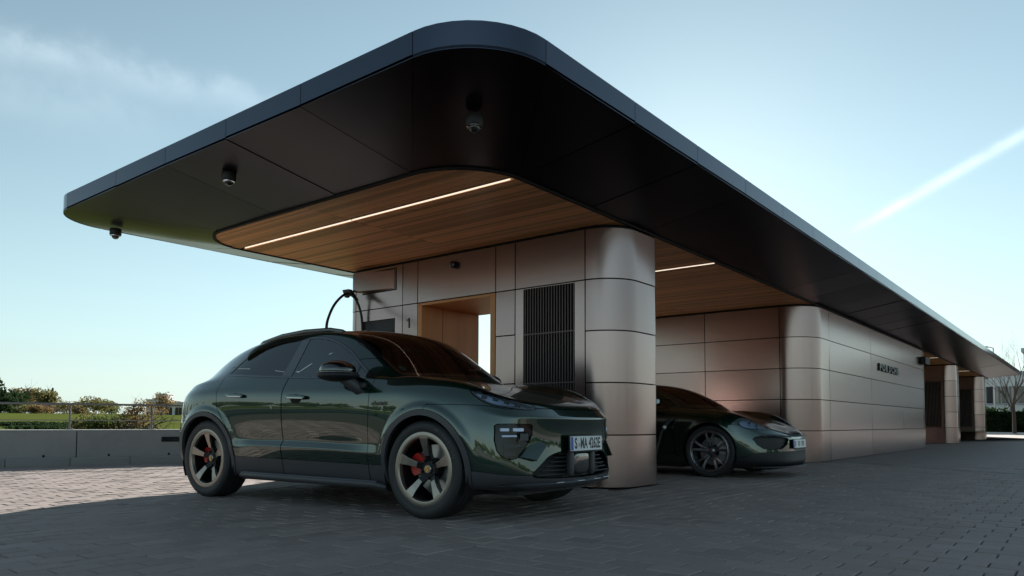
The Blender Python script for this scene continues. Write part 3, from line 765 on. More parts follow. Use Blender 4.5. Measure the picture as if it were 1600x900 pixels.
class Shell:
    """half of a car body as an indexed polygon soup that fields can cut into labelled panels"""
    K = 12
    def __init__(s, V, N, F):
        s.V = np.asarray(V, float); s.N = np.asarray(N, float)
        F = np.array(F); F = F[s.V[F, 1].sum(1) > 1e-6]
        s.A = np.repeat(F[:, :1], s.K, axis=1); s.A[:, :4] = F; s.n = np.full(len(F), 4); s.lab = np.full(len(F), 'body', dtype='U16')
    def cut(s, field, labs, off=0.):
        ids = np.flatnonzero(np.isin(s.lab, labs))
        if not len(ids): return
        val = field(s.V)-off; val[np.abs(val) < 1e-7] = 1e-7
        sg = val[s.A[ids]] > 0; ids = ids[sg.any(1) & ~sg.all(1)]
        if not len(ids): return
        ed = {}; nV, nN = [], []; base = len(s.V); nf, nl = [], []
        def mid(a, b):
            k = (a, b) if a < b else (b, a)
            if k in ed: return ed[k]
            t = val[a]/(val[a]-val[b]); nV.append(s.V[a]+(s.V[b]-s.V[a])*t); q = s.N[a]+(s.N[b]-s.N[a])*t; nN.append(q/math.sqrt(q@q))
            ed[k] = base+len(nV)-1; return ed[k]
        for i in ids:
            n = s.n[i]; f = s.A[i, :n].tolist(); pos, neg = [], []
            for j in range(n):
                a, b = f[j], f[(j+1) % n]
                (pos if val[a] > 0 else neg).append(a)
                if (val[a] > 0) != (val[b] > 0):
                    m = mid(a, b); pos.append(m); neg.append(m)
            for g_ in (pos, neg):
                if 3 <= len(g_) <= s.K: nf.append(g_); nl.append(s.lab[i])
        s.V = np.vstack((s.V, np.array(nV))); s.N = np.vstack((s.N, np.array(nN)))
        nA = np.array([g_+[g_[0]]*(s.K-len(g_)) for g_ in nf]); nn = np.array([len(g_) for g_ in nf])
        s.A = np.vstack((np.delete(s.A, ids, 0), nA)); s.n = np.concatenate((np.delete(s.n, ids), nn)); s.lab = np.concatenate((np.delete(s.lab, ids), np.array(nl, dtype='U16')))
    def carve(s, name, field, labs=('body',), gap=.003):
        labs = [labs] if isinstance(labs, str) else list(labs)
        if gap > 0:
            s.cut(field, labs, -gap); s.cut(field, labs, gap)
        else: s.cut(field, labs, 0)
        ids = np.flatnonzero(np.isin(s.lab, labs))
        if not len(ids): return
        P = s.V[s.A[ids]]; w = (np.arange(s.K)[None, :] < s.n[ids][:, None])[:, :, None]
        v = field((P*w).sum(1)/s.n[ids][:, None])
        s.lab[ids[v < gap]] = '_gap'; s.lab[ids[v < -gap if gap > 0 else v < 0]] = name
    def part(s, lab, name, m, parent, side=0, th=.02, push=0., label=None):
        """side +1 left, -1 right, 0 both halves in one mesh"""
        fs = [tuple(s.A[i, :s.n[i]].tolist()) for i in np.flatnonzero(s.lab == lab)]
        if not fs: print('EMPTY', lab); return None
        ids = sorted({k for f in fs for k in f}); mp = {k: i for i, k in enumerate(ids)}
        V = [Vector(s.V[k])+Vector(s.N[k])*push for k in ids]; N = [Vector(s.N[k]) for k in ids]
        fs = [tuple(mp[k] for k in f) for f in fs]
        if side == -1 or side == 0:
            n = len(V); m2 = {}
            V2, N2 = list(V) if side == 0 else [], list(N) if side == 0 else []
            for i in range(n):
                if side == 0 and abs(V[i].y) < 1e-5: m2[i] = i; N2[i] = Vector((N[i].x, 0, N[i].z)).normalized()
                else:
                    m2[i] = len(V2); V2.append(Vector((V[i].x, -V[i].y, V[i].z))); N2.append(Vector((N[i].x, -N[i].y, N[i].z)))
            f2 = [tuple(m2[k] for k in f)[::-1] for f in fs]
            fs = (fs+f2) if side == 0 else f2; V, N = V2, N2
        nv = len(V); loopn = []
        allv = list(V); allf = list(fs)
        for f in fs: loopn += [tuple(N[k]) for k in f]
        if th > 0:
            ec = {}
            for f in fs:
                for i in range(len(f)):
                    a, b = f[i], f[(i+1) % len(f)]; ec[(a, b)] = ec.get((a, b), 0)+1
            allv += [V[i]-N[i]*th for i in range(nv)]
            for (a, b) in ec:
                if (b, a) not in ec:
                    q = (b, a, a+nv, b+nv); nn = (allv[a]-allv[b]).cross(allv[a+nv]-allv[a]); nn = nn.normalized() if nn.length > 1e-12 else Vector((0, 0, 1))
                    allf.append(q); loopn += [tuple(nn)]*4
        me = D.meshes.new(name); me.from_pydata([tuple(v) for v in allv], [], allf)
        me.polygons.foreach_set('use_smooth', [True]*len(me.polygons))
        if len(loopn) == len(me.loops): me.normals_split_custom_set(loopn)
        me.materials.append(MAT[m]); me.update()
        o = D.objects.new(name, me); link(o, parent)
        if label: o['label'] = label
        return o
# ---- wheels
def tyre_profile(Rt, Rr, w):
    h = w/2
    half = [(Rr-.004, h*.80), (Rr+.004, h*.90), (Rr+.018, h*.955), (Rr+(Rt-Rr)*.45, h*1.0), (Rr+(Rt-Rr)*.72, h*.985), (Rt-.016, h*.93), (Rt-.006, h*.86)]
    tread = [(Rt-.003, h*.80), (Rt-.001, h*.60)]
    g1 = [(Rt-.0005, h*.50), (Rt-.008, h*.485), (Rt-.008, h*.42), (Rt, h*.405), (Rt, h*.12), (Rt-.008, h*.105), (Rt-.008, h*.04), (Rt, h*.025)]
    r = half+tread+g1
    return r+[(a, -b) for a, b in r[::-1]]
def make_wheel(parent, loc, side, style, Rt, Rr, w, steer=0):
    """wheel whose outer face looks along local +y; side -1 turns it round"""
    t = D.objects.new('wheel', None); link(t, parent); t.location = loc; t.rotation_euler = (0, 0, (0 if side > 0 else math.pi)+steer)
    h = w/2
    q = MB(); q.lathe(tyre_profile(Rt, Rr, w), 72, 'y'); 
    n = 76
    for k in range(n):          # shoulder blocks
        th = 2*math.pi*k/n; cs, sn = math.cos(th), math.sin(th)
        for sd in (1, -1):
            vs = []
            for r_ in (Rt-.012, Rt-.0005):
                for hh in (h*.62, h*.905 if r_ < Rt-.005 else h*.82):
                    for dt in (-.028, .024):
                        a = th+dt; vs.append((r_*math.cos(a), hh*sd, r_*math.sin(a)))
            q.add(vs, [(0, 1, 3, 2), (4, 6, 7, 5), (0, 4, 5, 1), (2, 3, 7, 6), (0, 2, 6, 4), (1, 5, 7, 3)])
    q.build('tyre', 'rubber', t, smooth=.6)
    q = MB(); q.lathe([(Rr+.012, h*.86), (Rr+.010, h*.90), (Rr-.002, h*.93), (Rr-.028, h*.915), (Rr-.032, h*.88)], 64, 'y')
    q.build('rim', 'rim' if style == 'macan' else 'rim2', t, smooth=.5)
    q = MB(); q.lathe([(Rr-.032, h*.88), (Rr-.034, h*.70), (Rr-.045, h*.3), (Rr-.05, -h*.75), (Rr, -h*.85)], 64, 'y'); q.build('rim_barrel', 'rim_dark', t, smooth=.5)
    yo = h*.90
    if style == 'macan':
        for k in range(5):
            th = R(90+72*k); c, s_ = math.cos(th), math.sin(th)
            def P(r_, tt, y): return (r_*c-tt*s_, y, r_*s_+tt*c)
            q = MB()            # spoke body
            st = [(.055, .030, yo-.075), (.12, .026, yo-.045), (.20, .030, yo-.022), (Rr-.03, .036, yo-.012)]
            vs = []; 
            for r_, hw, y in st: vs += [P(r_, -hw, y), P(r_, hw, y), P(r_, hw*.8, y-.05), P(r_, -hw*.8, y-.05)]
            fs = []
            for i in range(len(st)-1):
                for j in range(4): fs.append((i*4+j, i*4+(j+1) % 4, i*4+4+(j+1) % 4, i*4+4+j))
            q.add(vs, fs+[(0, 1, 2, 3), (12, 15, 14, 13)]); q.build('spoke', 'rim_dark', t, bevel=.003)
            q = MB(); st = [(.105, .022, yo-.042), (.18, .030, yo-.016), (Rr-.045, .042, yo-.001), (Rr-.018, .048, yo+.001)]; vs = []
            for r_, hw, y in st: vs += [P(r_, -hw, y), P(r_, hw, y), P(r_, hw, y-.02), P(r_, -hw, y-.02)]
            fs = []
            for i in range(len(st)-1):
                for j in range(4): fs.append((i*4+j, i*4+(j+1) % 4, i*4+4+(j+1) % 4, i*4+4+j))
            q.add(vs, fs+[(0, 1, 2, 3), (12, 15, 14, 13)]); q.build('spoke_blade', 'rim', t, bevel=.003)
        q = MB(); q.lathe([(Rr-.045, yo-.03), (Rr-.038, yo-.003), (Rr-.012, yo+.002), (Rr-.003, yo-.001)], 64, 'y'); q.build('rim_ring', 'rim', t, smooth=.5)
        q = MB(); q.lathe([(0, yo-.068), (.06, yo-.068), (.085, yo-.085), (.09, yo-.13), (0, yo-.13)], 32, 'y'); q.build('hub', 'rim_dark', t, smooth=.5)
        for k in range(5):
            th = R(54+72*k); q = MB(); q.lathe([(0, yo-.055), (.010, yo-.055), (.012, yo-.062), (.012, yo-.09)], 10, 'y', (.072*math.cos(th), 0, .072*math.sin(th))); q.build('wheel_bolt', 'black_plastic', t, smooth=.5)
        q = MB(); q.lathe([(0, yo-.050), (.030, yo-.051), (.036, yo-.056), (.037, yo-.07)], 28, 'y'); cp_ = q.build('centre_cap', 'rim', t, smooth=.5)
        q = MB(); q.prism([(-.016, .020), (.016, .020), (.018, .004), (.012, -.014), (0, -.023), (-.012, -.014), (-.018, .004)], 'y', yo-.050, yo-.0465); q.build('crest', 'gold', cp_)
        for a in ((-.013, .004, -.002, .015), (.002, -.010, .012, .002)):
            q = MB(); q.box((a[0], yo-.0465, a[1]), (a[2], yo-.0455, a[3])); q.build('crest_field', 'crest_red', cp_)
    else:
        for k in range(5):
            for sg in (-1, 1):
                th = R(90+72*k); c, s_ = math.cos(th), math.sin(th)
                def P(r_, tt, y): return (r_*c-tt*s_, y, r_*s_+tt*c)
                st = [(.05, sg*.014, .013, yo-.06), (.13, sg*.022, .015, yo-.03), (.21, sg*.045, .018, yo-.012), (Rr-.02, sg*.068, .021, yo-.004)]
                q = MB(); vs = []
                for r_, tc_, hw, y in st: vs += [P(r_, tc_-hw, y), P(r_, tc_+hw, y), P(r_, tc_+hw*.8, y-.04), P(r_, tc_-hw*.8, y-.04)]
                fs = []
                for i in range(len(st)-1):
                    for j in range(4): fs.append((i*4+j, i*4+(j+1) % 4, i*4+4+(j+1) % 4, i*4+4+j))
                q.add(vs, fs+[(0, 1, 2, 3), (12, 15, 14, 13)]); q.build('spoke', 'rim2', t, bevel=.003)
                q = MB(); vs = []
                for r_, tc_, hw, y in st[1:]: vs += [P(r_, tc_-hw*.75*1, y+.0015), P(r_, tc_+hw*.75, y+.0015), P(r_, tc_+hw*.75, y-.003), P(r_, tc_-hw*.75, y-.003)]
                fs = []
                for i in range(len(st)-2):
                    for j in range(4): fs.append((i*4+j, i*4+(j+1) % 4, i*4+4+(j+1) % 4, i*4+4+j))
                q.add(vs, fs+[(0, 1, 2, 3), (8, 11, 10, 9)])
                if (sg == 1 and k % 2 == 0) or sg == -1: q.build('spoke_edge', 'rim_cut', t)
        q = MB(); q.lathe([(Rr-.006, yo+.001), (Rr-.012, yo+.004), (Rr-.018, yo+.001)], 64, 'y'); q.build('rim_edge', 'rim_cut', t, smooth=.5)
        q = MB(); q.lathe([(0, yo-.045), (.033, yo-.047), (.06, yo-.06), (.08, yo-.09), (0, yo-.12)], 28, 'y'); q.build('hub', 'rim2', t, smooth=.5)
        for k in range(5):
            th = R(54+72*k); q = MB(); q.lathe([(0, yo-.045), (.010, yo-.045), (.012, yo-.06)], 10, 'y', (.056*math.cos(th), 0, .056*math.sin(th))); q.build('wheel_bolt', 'black_plastic', t, smooth=.5)
    if style == 'macan' and side < 0:      # raised maker's lettering on the sidewall
        for k, ch in enumerate('MICHELIN'):
            ph = R(64-k*6.4); rr_ = (Rt+Rr)/2+.004
            o = text_mesh(ch, .040, .0012, 'tyre_letter', 'tyre_print', t, sx=1.1, bold=.0008)
            o.matrix_local = Matrix(((-math.sin(ph), -math.cos(ph), 0, -rr_*math.cos(ph)), (0, 0, 1, h+.0005), (-math.cos(ph), math.sin(ph), 0, rr_*math.sin(ph)), (0, 0, 0, 1)))
    rd = .192 if style == 'macan' else .20
    q = MB(); q.lathe([(.08, yo-.15), (rd, yo-.15), (rd, yo-.185), (.08, yo-.185)], 48, 'y'); q.build('brake_disc', 'disc', t, smooth=.5)
    q = MB(); q.lathe([(0, yo-.12), (.085, yo-.125), (.09, yo-.15)], 32, 'y'); q.build('disc_bell', 'rim_dark', t, smooth=.5)
    return t
def caliper(parent, loc, side, ang, m, y_off, r0=.115, r1=.208):
    """sits on the car, not on the wheel's turning parts; ang in degrees in the x/z plane"""
    q = MB(); prof = []
    a0, a1 = R(ang-31), R(ang+31); n = 10; vs = []; fs = []
    for i in range(n+1):
        a = a0+(a1-a0)*i/n; e = 1-.16*abs(2*i/n-1)**3
        for r_, y in ((r0, y_off-.015), (r1*e, y_off-.01), (r1*e, y_off-.09), (r0, y_off-.09)):
            vs.append((loc[0]+r_*math.cos(a), loc[1]+side*y, loc[2]+r_*math.sin(a)))
    for i in range(n):
        for j in range(4): fs.append((i*4+j, i*4+(j+1) % 4, i*4+4+(j+1) % 4, i*4+4+j))
    q.add(vs, fs+[(0, 1, 2, 3), (n*4, n*4+3, n*4+2, n*4+1)]); return q.build('brake_caliper', m, parent, smooth=.6)
def soft_box(name, m, parent, loc, size, lv=2, taper=None, rot=(0, 0, 0), cuts=1):
    """rounded, optionally tapered box (subdivided)"""
    sx, sy, sz = (s/2 for s in size); vs = []; 
    g_ = [-1, -.72, .72, 1]
    bm = bmesh.new(); bmesh.ops.create_cube(bm, size=2)
    if cuts: bmesh.ops.subdivide_edges(bm, edges=bm.edges, cuts=cuts, use_grid_fill=True)
    else:
        for v in bm.verts: v.co *= 1.22
    for v in bm.verts:
        k = 1.0
        if taper: 
            f = (v.co.z+1)/2; tx, ty = taper; v.co.x *= 1+(tx-1)*f; v.co.y *= 1+(ty-1)*f
        v.co = Vector((v.co.x*sx, v.co.y*sy, v.co.z*sz))*1.12
    me = D.meshes.new(name); bm.to_mesh(me); bm.free(); me.materials.append(MAT[m])
    me.polygons.foreach_set('use_smooth', [True]*len(me.polygons))
    o = D.objects.new(name, me); link(o, parent); o.location = loc; o.rotation_euler = rot
    md = o.modifiers.new('s', 'SUBSURF'); md.levels = lv; md.render_levels = lv
    return o
def plate(parent, loc, txt, pitch=0, w=.52, h=.115, seal=True):
    t = D.objects.new('number_plate', None); link(t, parent); t.location = loc; t.rotation_euler = (R(90)-pitch, 0, R(90))
    boxo('plate_holder', (-w/2-.01, -h/2-.012, -.014), (w/2+.01, h/2+.008, -.002), 'black_plastic', t, bevel=.004)
    boxo('plate_sheet', (-w/2, -h/2, -.0015), (w/2, h/2, .002), 'plate_white', t, bevel=.001)
    boxo('plate_band', (-w/2+.003, -h/2+.004, .0022), (-w/2+.042, h/2-.004, .003), 'plate_blue', t)
    if txt:
        s_ = text_mesh('S', .118, .0004, 'plate_letter', 'plate_ink', t, sx=.78, bold=.0035); s_.location = (-w/2+.083, -.002, .0025)
        q = MB(); q.lathe([(0, .003), (.0175, .003), (.0175, .0022)], 16, 'z', (-w/2+.138, -.012, 0)); q.build('plate_seal', 'galv', t)
        a = text_mesh('MA', .118, .0004, 'plate_letter', 'plate_ink', t, sx=.66, bold=.0035); a.location = (-w/2+.212, -.002, .0025)
        a = text_mesh('4262E', .118, .0004, 'plate_letter', 'plate_ink', t, sx=.66, bold=.0035); a.location = (-w/2+.392, -.002, .0025)
    return t
def seat(parent, x, y, z=.50):
    s_ = soft_box('seat', 'interior_seat', parent, (x, y, z), (.52, .50, .20))
    soft_box('backrest', 'interior_seat', s_, (-.30, 0, .36), (.16, .48, .66), rot=(0, R(-14), 0), taper=(.8, .8))
    soft_box('headrest', 'interior_seat', s_, (-.42, 0, .75), (.10, .27, .19), rot=(0, R(-10), 0))
    return s_

# ------------------------------------------------------------------ green SUV coupe
zs_ = lambda *a: a
M_front = list(zip((2.24, 2.345, 2.35, 2.33, 2.325, 2.345, 2.235), (.23, .28, .36, .50, .66, .785, .89)))
M_f5 = list(zip((1.99, 2.09, 2.125, 2.125, 2.125, 2.125, 2.085), (.74, .80, .82, .82, .805, .785, .705), (.24, .29, .38, .52, .68, .80, .915)))
def st(x, ys, zz): return [(x, y, z) for y, z in zip(ys, zz)]
M_side = [st(1.93, (.81, .875, .905, .91, .905, .872, .80), (.25, .30, .40, .54, .70, .85, .98)),
          st(1.75, (.85, .915, .945, .955, .955, .925, .825), (.25, .30, .41, .56, .75, .93, 1.055)),
          st(1.43, (.88, .935, .960, .966, .966, .945, .825), (.25, .30, .44, .60, .80, .99, 1.110)),
          st(1.05, (.86, .90, .936, .942, .953, .942, .858), (.24, .29, .47, .59, .80, 1.0, 1.116)),
          st(.90, (.857, .893, .936, .932, .951, .942, .868), (.235, .285, .485, .578, .80, 1.0, 1.118)),
          st(.55, (.855, .888, .938, .915, .947, .941, .878), (.23, .28, .505, .570, .80, 1.005, 1.122)),
          st(.15, (.855, .888, .938, .910, .945, .941, .880), (.23, .28, .515, .580, .80, 1.01, 1.130)),
          st(-.40, (.855, .888, .938, .909, .946, .943, .880), (.23, .28, .518, .585, .80, 1.015, 1.142)),
          st(-.95, (.86, .895, .938, .926, .952, .949, .880), (.235, .285, .50, .590, .80, 1.025, 1.160)),
          st(-1.43, (.88, .935, .960, .966, .968, .958, .866), (.25, .30, .44, .60, .82, 1.03, 1.165)),
          st(-1.85, (.85, .905, .938, .948, .944, .920, .83), (.27, .32, .45, .60, .83, 1.01, 1.125))]
M_b5 = list(zip((-2.08, -2.12, -2.14, -2.14, -2.12, -2.10, -2.08), (.74, .78, .80, .805, .795, .76, .69), (.30, .35, .48, .62, .82, .97, 1.07)))
M_rear = list(zip((-2.22, -2.32, -2.40, -2.43, -2.41, -2.40, -2.37), (.30, .35, .48, .62, .84, 1.0, 1.09)))
M_up = [[(1.945, .70, .978), (1.985, .57, .950), (2.03, .39, .940), (2.05, .19, .940), (2.06, 0, .942)],
        [(1.75, .70, 1.045), (1.77, .56, 1.006), (1.79, .38, .998), (1.80, .19, 1.000), (1.80, 0, 1.002)],
        [(1.43, .70, 1.100), (1.43, .56, 1.062), (1.44, .38, 1.058), (1.45, .19, 1.062), (1.45, 0, 1.064)],
        [(1.09, .765, 1.118), (1.15, .61, 1.106), (1.22, .40, 1.108), (1.25, .20, 1.112), (1.26, 0, 1.114)],
        [(.94, .820, 1.125), (1.02, .735, 1.138), (1.12, .50, 1.146), (1.175, .25, 1.150), (1.19, 0, 1.152)],
        [(.55, .800, 1.250), (.66, .700, 1.356), (.75, .52, 1.395), (.81, .27, 1.412), (.83, 0, 1.416)],
        [(.15, .766, 1.355), (.27, .648, 1.540), (.33, .50, 1.583), (.38, .26, 1.604), (.40, 0, 1.610)],
        [(-.40, .752, 1.378), (-.40, .640, 1.578), (-.40, .52, 1.612), (-.40, .27, 1.638), (-.40, 0, 1.644)],
        [(-.95, .752, 1.360), (-.95, .636, 1.535), (-.95, .51, 1.580), (-.95, .27, 1.604), (-.95, 0, 1.610)],
        [(-1.43, .748, 1.285), (-1.43, .625, 1.430), (-1.44, .51, 1.480), (-1.45, .27, 1.506), (-1.45, 0, 1.512)],
        [(-1.85, .715, 1.160), (-1.87, .600, 1.240), (-1.90, .49, 1.282), (-1.93, .26, 1.305), (-1.94, 0, 1.310)]]
AXF, AXR, AZ_ = 1.4465, -1.4465, .382
def renormal(V, F):
    me = D.meshes.new('t'); me.from_pydata([tuple(p) for p in V], [], F); me.update()
    N = np.empty(len(V)*3); me.vertices.foreach_get('normal', N); D.meshes.remove(me); return N.reshape(-1, 3)
def flare(V, arches, r0, w, amt):
    """raised lip round the wheel openings"""
    for cx, cz in arches:
        d = np.hypot(V[:, 0]-cx, V[:, 2]-cz); k = np.clip((np.abs(V[:, 1])-.70)/.12, 0, 1)
        t = np.clip((r0+w-d)/w, 0, 1); t = t*t*(3-2*t)
        fade = np.clip((V[:, 2]-.40)/.25, 0, 1)
        V[:, 1] += np.sign(V[:, 1])*amt*t*k*fade
    return V
def suv_surface():
    c, f, cr = car_cage(M_front, M_f5, M_side, M_b5, M_rear, M_up, ((0, 6, 5, .8), (6, 7, 5, .4), (8, 17, 6, .45), (0, 5, 6, .35), (9, 14, 2, .7), (9, 14, 3, .6), (8, 17, 5, .3)), ((0, 4, 1, .45), (0, 4, 2, .55), (5, 8, 2, .5)))
    V, N, F = subdivide(c, f, 4, cr)
    V = flare(V, ((AXF, AZ_+.012), (AXR, AZ_+.012)), .47, .055, .016)
    return V, renormal(V, F), F
def build_suv():
    car = empty('suv', label='dark green metallic SUV coupe with bronze grey wheels parked by the pavilion', cat='car')
    V, N, F = suv_surface()
    S = Shell(V, N, F)
    out = lambda P: .55-P[:, 1]
    # wheel openings and the plastic round them
    for ax in (AXF, AXR): S.carve('_hole', fcirc(ax, AZ_+.012, .412, lambda P: np.maximum(out(P), P[:, 2]-1.0)), gap=0)
    sill = fxz([(2.6, .0), (2.6, .30), (2.3, .345), (1.95, .385), (1.6, .41), (1.0, .40), (.9, .398), (-.9, .418), (-1.9, .43), (-2.2, .46), (-2.6, .48), (-2.6, 0)])
    S.carve('_archF', fcirc(AXF, AZ_+.012, .458, lambda P: np.maximum(out(P), P[:, 2]-1.0)), gap=.0015)
    S.carve('_archR', fcirc(AXR, AZ_+.012, .458, lambda P: np.maximum(out(P), P[:, 2]-1.0)), gap=.0015)
    S.carve('_low', sill, gap=.0015)
    xl = lambda x0: (lambda P: P[:, 0]-x0)
    S.carve('_lowF', lambda P: AXF-P[:, 0], '_low', gap=0)
    S.carve('_lowM', lambda P: AXR-P[:, 0], '_low', gap=0)
    # glass house
    dlo = [(-1.30, 1.212), (-1.255, 1.27), (-1.209, 1.338), (-1.11, 1.428), (-.995, 1.492), (-.83, 1.520), (-.661, 1.539), (-.378, 1.553), (-.122, 1.554), (-.004, 1.541), (.135, 1.508), (.277, 1.453), (.417, 1.385), (.605, 1.260), (.835, 1.117), (.495, 1.124), (-.168, 1.148), (-.771, 1.180), (-1.041, 1.197)]
    up = lambda P: np.maximum(.45-P[:, 1], 1.09-P[:, 2])
    S.carve('_dlo', fxz(dlo, 0, up), gap=.0015)
    gl = [(-1.255, 1.226), (-1.19, 1.325), (-1.10, 1.408), (-.985, 1.470), (-.82, 1.498), (-.66, 1.517), (-.378, 1.531), (-.125, 1.532), (-.012, 1.520), (.122, 1.489), (.262, 1.435), (.40, 1.368), (.585, 1.245), (.76, 1.135), (.495, 1.142), (-.168, 1.166), (-.771, 1.198), (-1.041, 1.215)]
    S.carve('_win', fxz(gl), '_dlo', gap=.001)
    S.carve('_winR', fxz([(-2, 1), (-.42, 1), (-.295, 1.7), (-2, 1.7)]), '_win', gap=.001)
    S.carve('_bp', fxz([(-.44, 1), (-.262, 1), (-.205, 1.7), (-.33, 1.7)]), '_win', gap=.001)
    S.carve('_winQ', fxz([(.60, 1), (1.2, 1), (1.2, 1.5), (.60, 1.5)]), '_win', gap=.005)
    ws = [(1.185, -.3), (1.185, 0), (1.165, .30), (1.105, .55), (1.005, .742), (.806, .728), (.626, .706), (.459, .684), (.30, .640), (.27, .60), (.33, .45), (.385, .2), (.40, 0), (.4, -.3)]
    S.carve('_wsf', fxy(ws, 0, lambda P: 1.10-P[:, 2]), gap=.002)
    ws2 = [(1.15, -.3), (1.15, 0), (1.13, .30), (1.075, .53), (.985, .700), (.80, .690), (.62, .668), (.46, .645), (.33, .600), (.37, .40), (.385, .2), (.39, 0), (.39, -.3)]
    S.carve('_ws', fxy(ws2), '_wsf', gap=0)
    rf = [(.375, -.3), (.375, 0), (.36, .2), (.305, .45), (.25, .56), (-.1, .545), (-.9, .53), (-1.12, .50), (-1.15, 0), (-1.15, -.3)]
    S.carve('_roof', fxy(rf, 0, lambda P: 1.3-P[:, 2]), gap=.002)
    rw = [(-1.19, -.3), (-1.19, 0), (-1.16, .47), (-1.40, .49), (-1.78, .47), (-1.85, .3), (-1.87, 0), (-1.87, -.3)]
    S.carve('_rw', fxy(rw, 0, lambda P: 1.12-P[:, 2]), gap=.002)
    # bonnet
    hd = [(2.6, -.3), (2.6, .40), (2.26, .50), (2.14, .545), (2.0, .63), (1.86, .735), (1.76, .768), (1.5, .772), (1.25, .755), (1.07, .745), (1.06, .70), (1.125, .55), (1.19, .30), (1.21, 0), (1.21, -.3)]
    S.carve('_hood', fxy(hd, 0, lambda P: .858-P[:, 2]), gap=.003)
    # lamps
    hl = smooth_poly([(1.83, 1.005), (1.93, 1.0), (2.02, .965), (2.10, .935), (2.17, .905), (2.235, .866), (2.225, .846), (2.18, .846), (2.12, .860), (2.03, .874), (1.95, .908), (1.87, .962)], 1)
    hin = [(1.5, .78), (1.84, .765), (2.0, .648), (2.14, .560), (2.3, .50), (2.6, .5), (2.6, 1.2), (1.5, 1.2)]
    fa, fb = fxz(hl, 0, lambda P: .45-P[:, 1]), fxy(hin)
    S.carve('_lampf', lambda P: np.maximum(fa(P), fb(P)), gap=.003)
    S.carve('_lamp', lambda P: np.maximum(fa(P)+.013, fb(P)+.010), '_lampf', gap=0)
    fl = [(.838, .728), (.825, .740), (.753, .741), (.612, .738), (.600, .728), (.600, .655), (.642, .583), (.725, .488), (.745, .478), (.786, .472), (.82, .487), (.842, .538), (.848, .62)]
    S.carve('_unit', fyz(fl, 0, lambda P: 1.95-P[:, 0]), gap=.002)
    gr = smooth_poly([(-.4, .538), (.0, .538), (.30, .528), (.43, .502), (.49, .469), (.614, .372), (.625, .345), (.56, .326), (0, .312), (-.4, .312)], 1)
    S.carve('_grille', fyz(gr, 0, lambda P: 1.95-P[:, 0]), gap=.002)
    S.carve('_grille', fyz(gr, 0, lambda P: 1.95-P[:, 0]), '_lowF', gap=.002)
    # doors
    dr_f = [(-.268, 1.30), (-.272, 1.05), (-.272, .80), (-.285, .60), (-.28, .2), (.83, .2), (.826, .42), (.832, .65), (.846, .80), (.853, .95), (.85, 1.16), (.85, 1.30)]
    S.carve('_doorF', fxz(dr_f, 0, lambda P: .5-P[:, 1]), ('body', '_lowM'), gap=.003)
    dr_r = [(-.276, 1.30), (-.280, 1.05), (-.280, .80), (-.293, .60), (-.288, .2), (-1.0, .2), (-1.02, .5), (-1.10, .72), (-1.20, .83), (-1.245, .88), (-1.265, 1.02), (-1.29, 1.20), (-1.29, 1.3)]
    S.carve('_doorR', fxz(dr_r, 0, lambda P: .5-P[:, 1]), ('body', '_lowM'), gap=.003)
    S.carve('_claddF', sill, '_doorF', gap=.001); S.carve('_claddR', sill, '_doorR', gap=.001)
    S.carve('_lowMf', lambda P: .4-P[:, 0], '_lowM', gap=0)
    S.carve('_tail', fxz([(-3, .985), (-3, 1.02), (-2.05, 1.03), (-2.0, 1.01), (-2.05, .99)]), gap=.001)
    # front bumper from the wings
    bp = [(3, .0), (3, 1.2), (2.30, .95), (2.24, .858), (2.12, .85), (1.97, .878), (1.80, .886), (1.50, .890), (1.4465, .80), (1.4465, 0)]
    S.carve('_bumper', fxz(bp, 0), gap=.0022)
    for s_, sd in ((1, 'left'), (-1, 'right')):
        S.part('_archF', 'wheel_arch_trim', 'cladding', car, s_, .03, .010); S.part('_archR', 'wheel_arch_trim', 'cladding', car, s_, .03, .010)
        S.part('_winR', 'rear_door_window', 'glass_rear', car, s_, 0, -.004); S.part('_win', 'front_door_window', 'glass_side', car, s_, 0, -.004)
        S.part('_winQ', 'quarter_window', 'glass_side', car, s_, 0, -.004)
        S.part('_dlo', 'window_surround', 'black_gloss', car, s_, .02); S.part('_bp', 'door_pillar_trim', 'black_gloss', car, s_, .02)
        df = S.part('_doorF', 'front_door', 'paint', car, s_, .025); dr2 = S.part('_doorR', 'rear_door', 'paint', car, s_, .025)
        S.part('_claddF', 'door_cladding', 'cladding', df, s_, .02, .004); S.part('_claddR', 'door_cladding', 'cladding', dr2, s_, .02, .004)
        S.part('_lowMf', 'sill_cladding', 'cladding', car, s_, .02); S.part('_lowM', 'sill_cladding', 'cladding', car, s_, .02)
        lp = S.part('_lamp', 'headlamp', 'lens', car, s_, 0); S.part('_lamp', 'lamp_bowl', 'lamp_metal', lp, s_, .01, -.028); S.part('_lampf', 'lamp_frame', 'black_gloss', lp, s_, .02)
        for k in range(4):          # light modules behind the lens
            x = 1.925+.068*k; z = .945-.022*k; y = .782-.052*k
            q = MB(); q.box((-.022, -.024, -.011), (.022, .024, .011)); o = q.build('light_module', 'lamp_dark', lp, bevel=.005); o.location = (x, s_*y, z); o.rotation_euler = (0, R(16), s_*R(-32))
        un = S.part('_unit', 'light_unit', 'lens_dark', car, s_, 0, -.006); S.part('_unit', 'unit_recess', 'black_plastic', un, s_, .01, -.10)
        def fx(y): return 2.30-.95*max(0., y-.50)**1.6
        for k, (y, z, w, h_) in enumerate(((.79, .695, .07, .028), (.70, .695, .09, .030), (.655, .64, .07, .06), (.76, .648, .12, .018), (.74, .575, .15, .03), (.76, .515, .10, .03))):
            o = boxo('lamp_block', (-.02, -w/2, -h_/2), (.02, w/2, h_/2), 'lamp_metal' if k in (0, 1, 3) else 'skid', un, bevel=.006)
            o.location = (fx(y)-.052, s_*y, z); o.rotation_euler = (0, 0, s_*R(34))
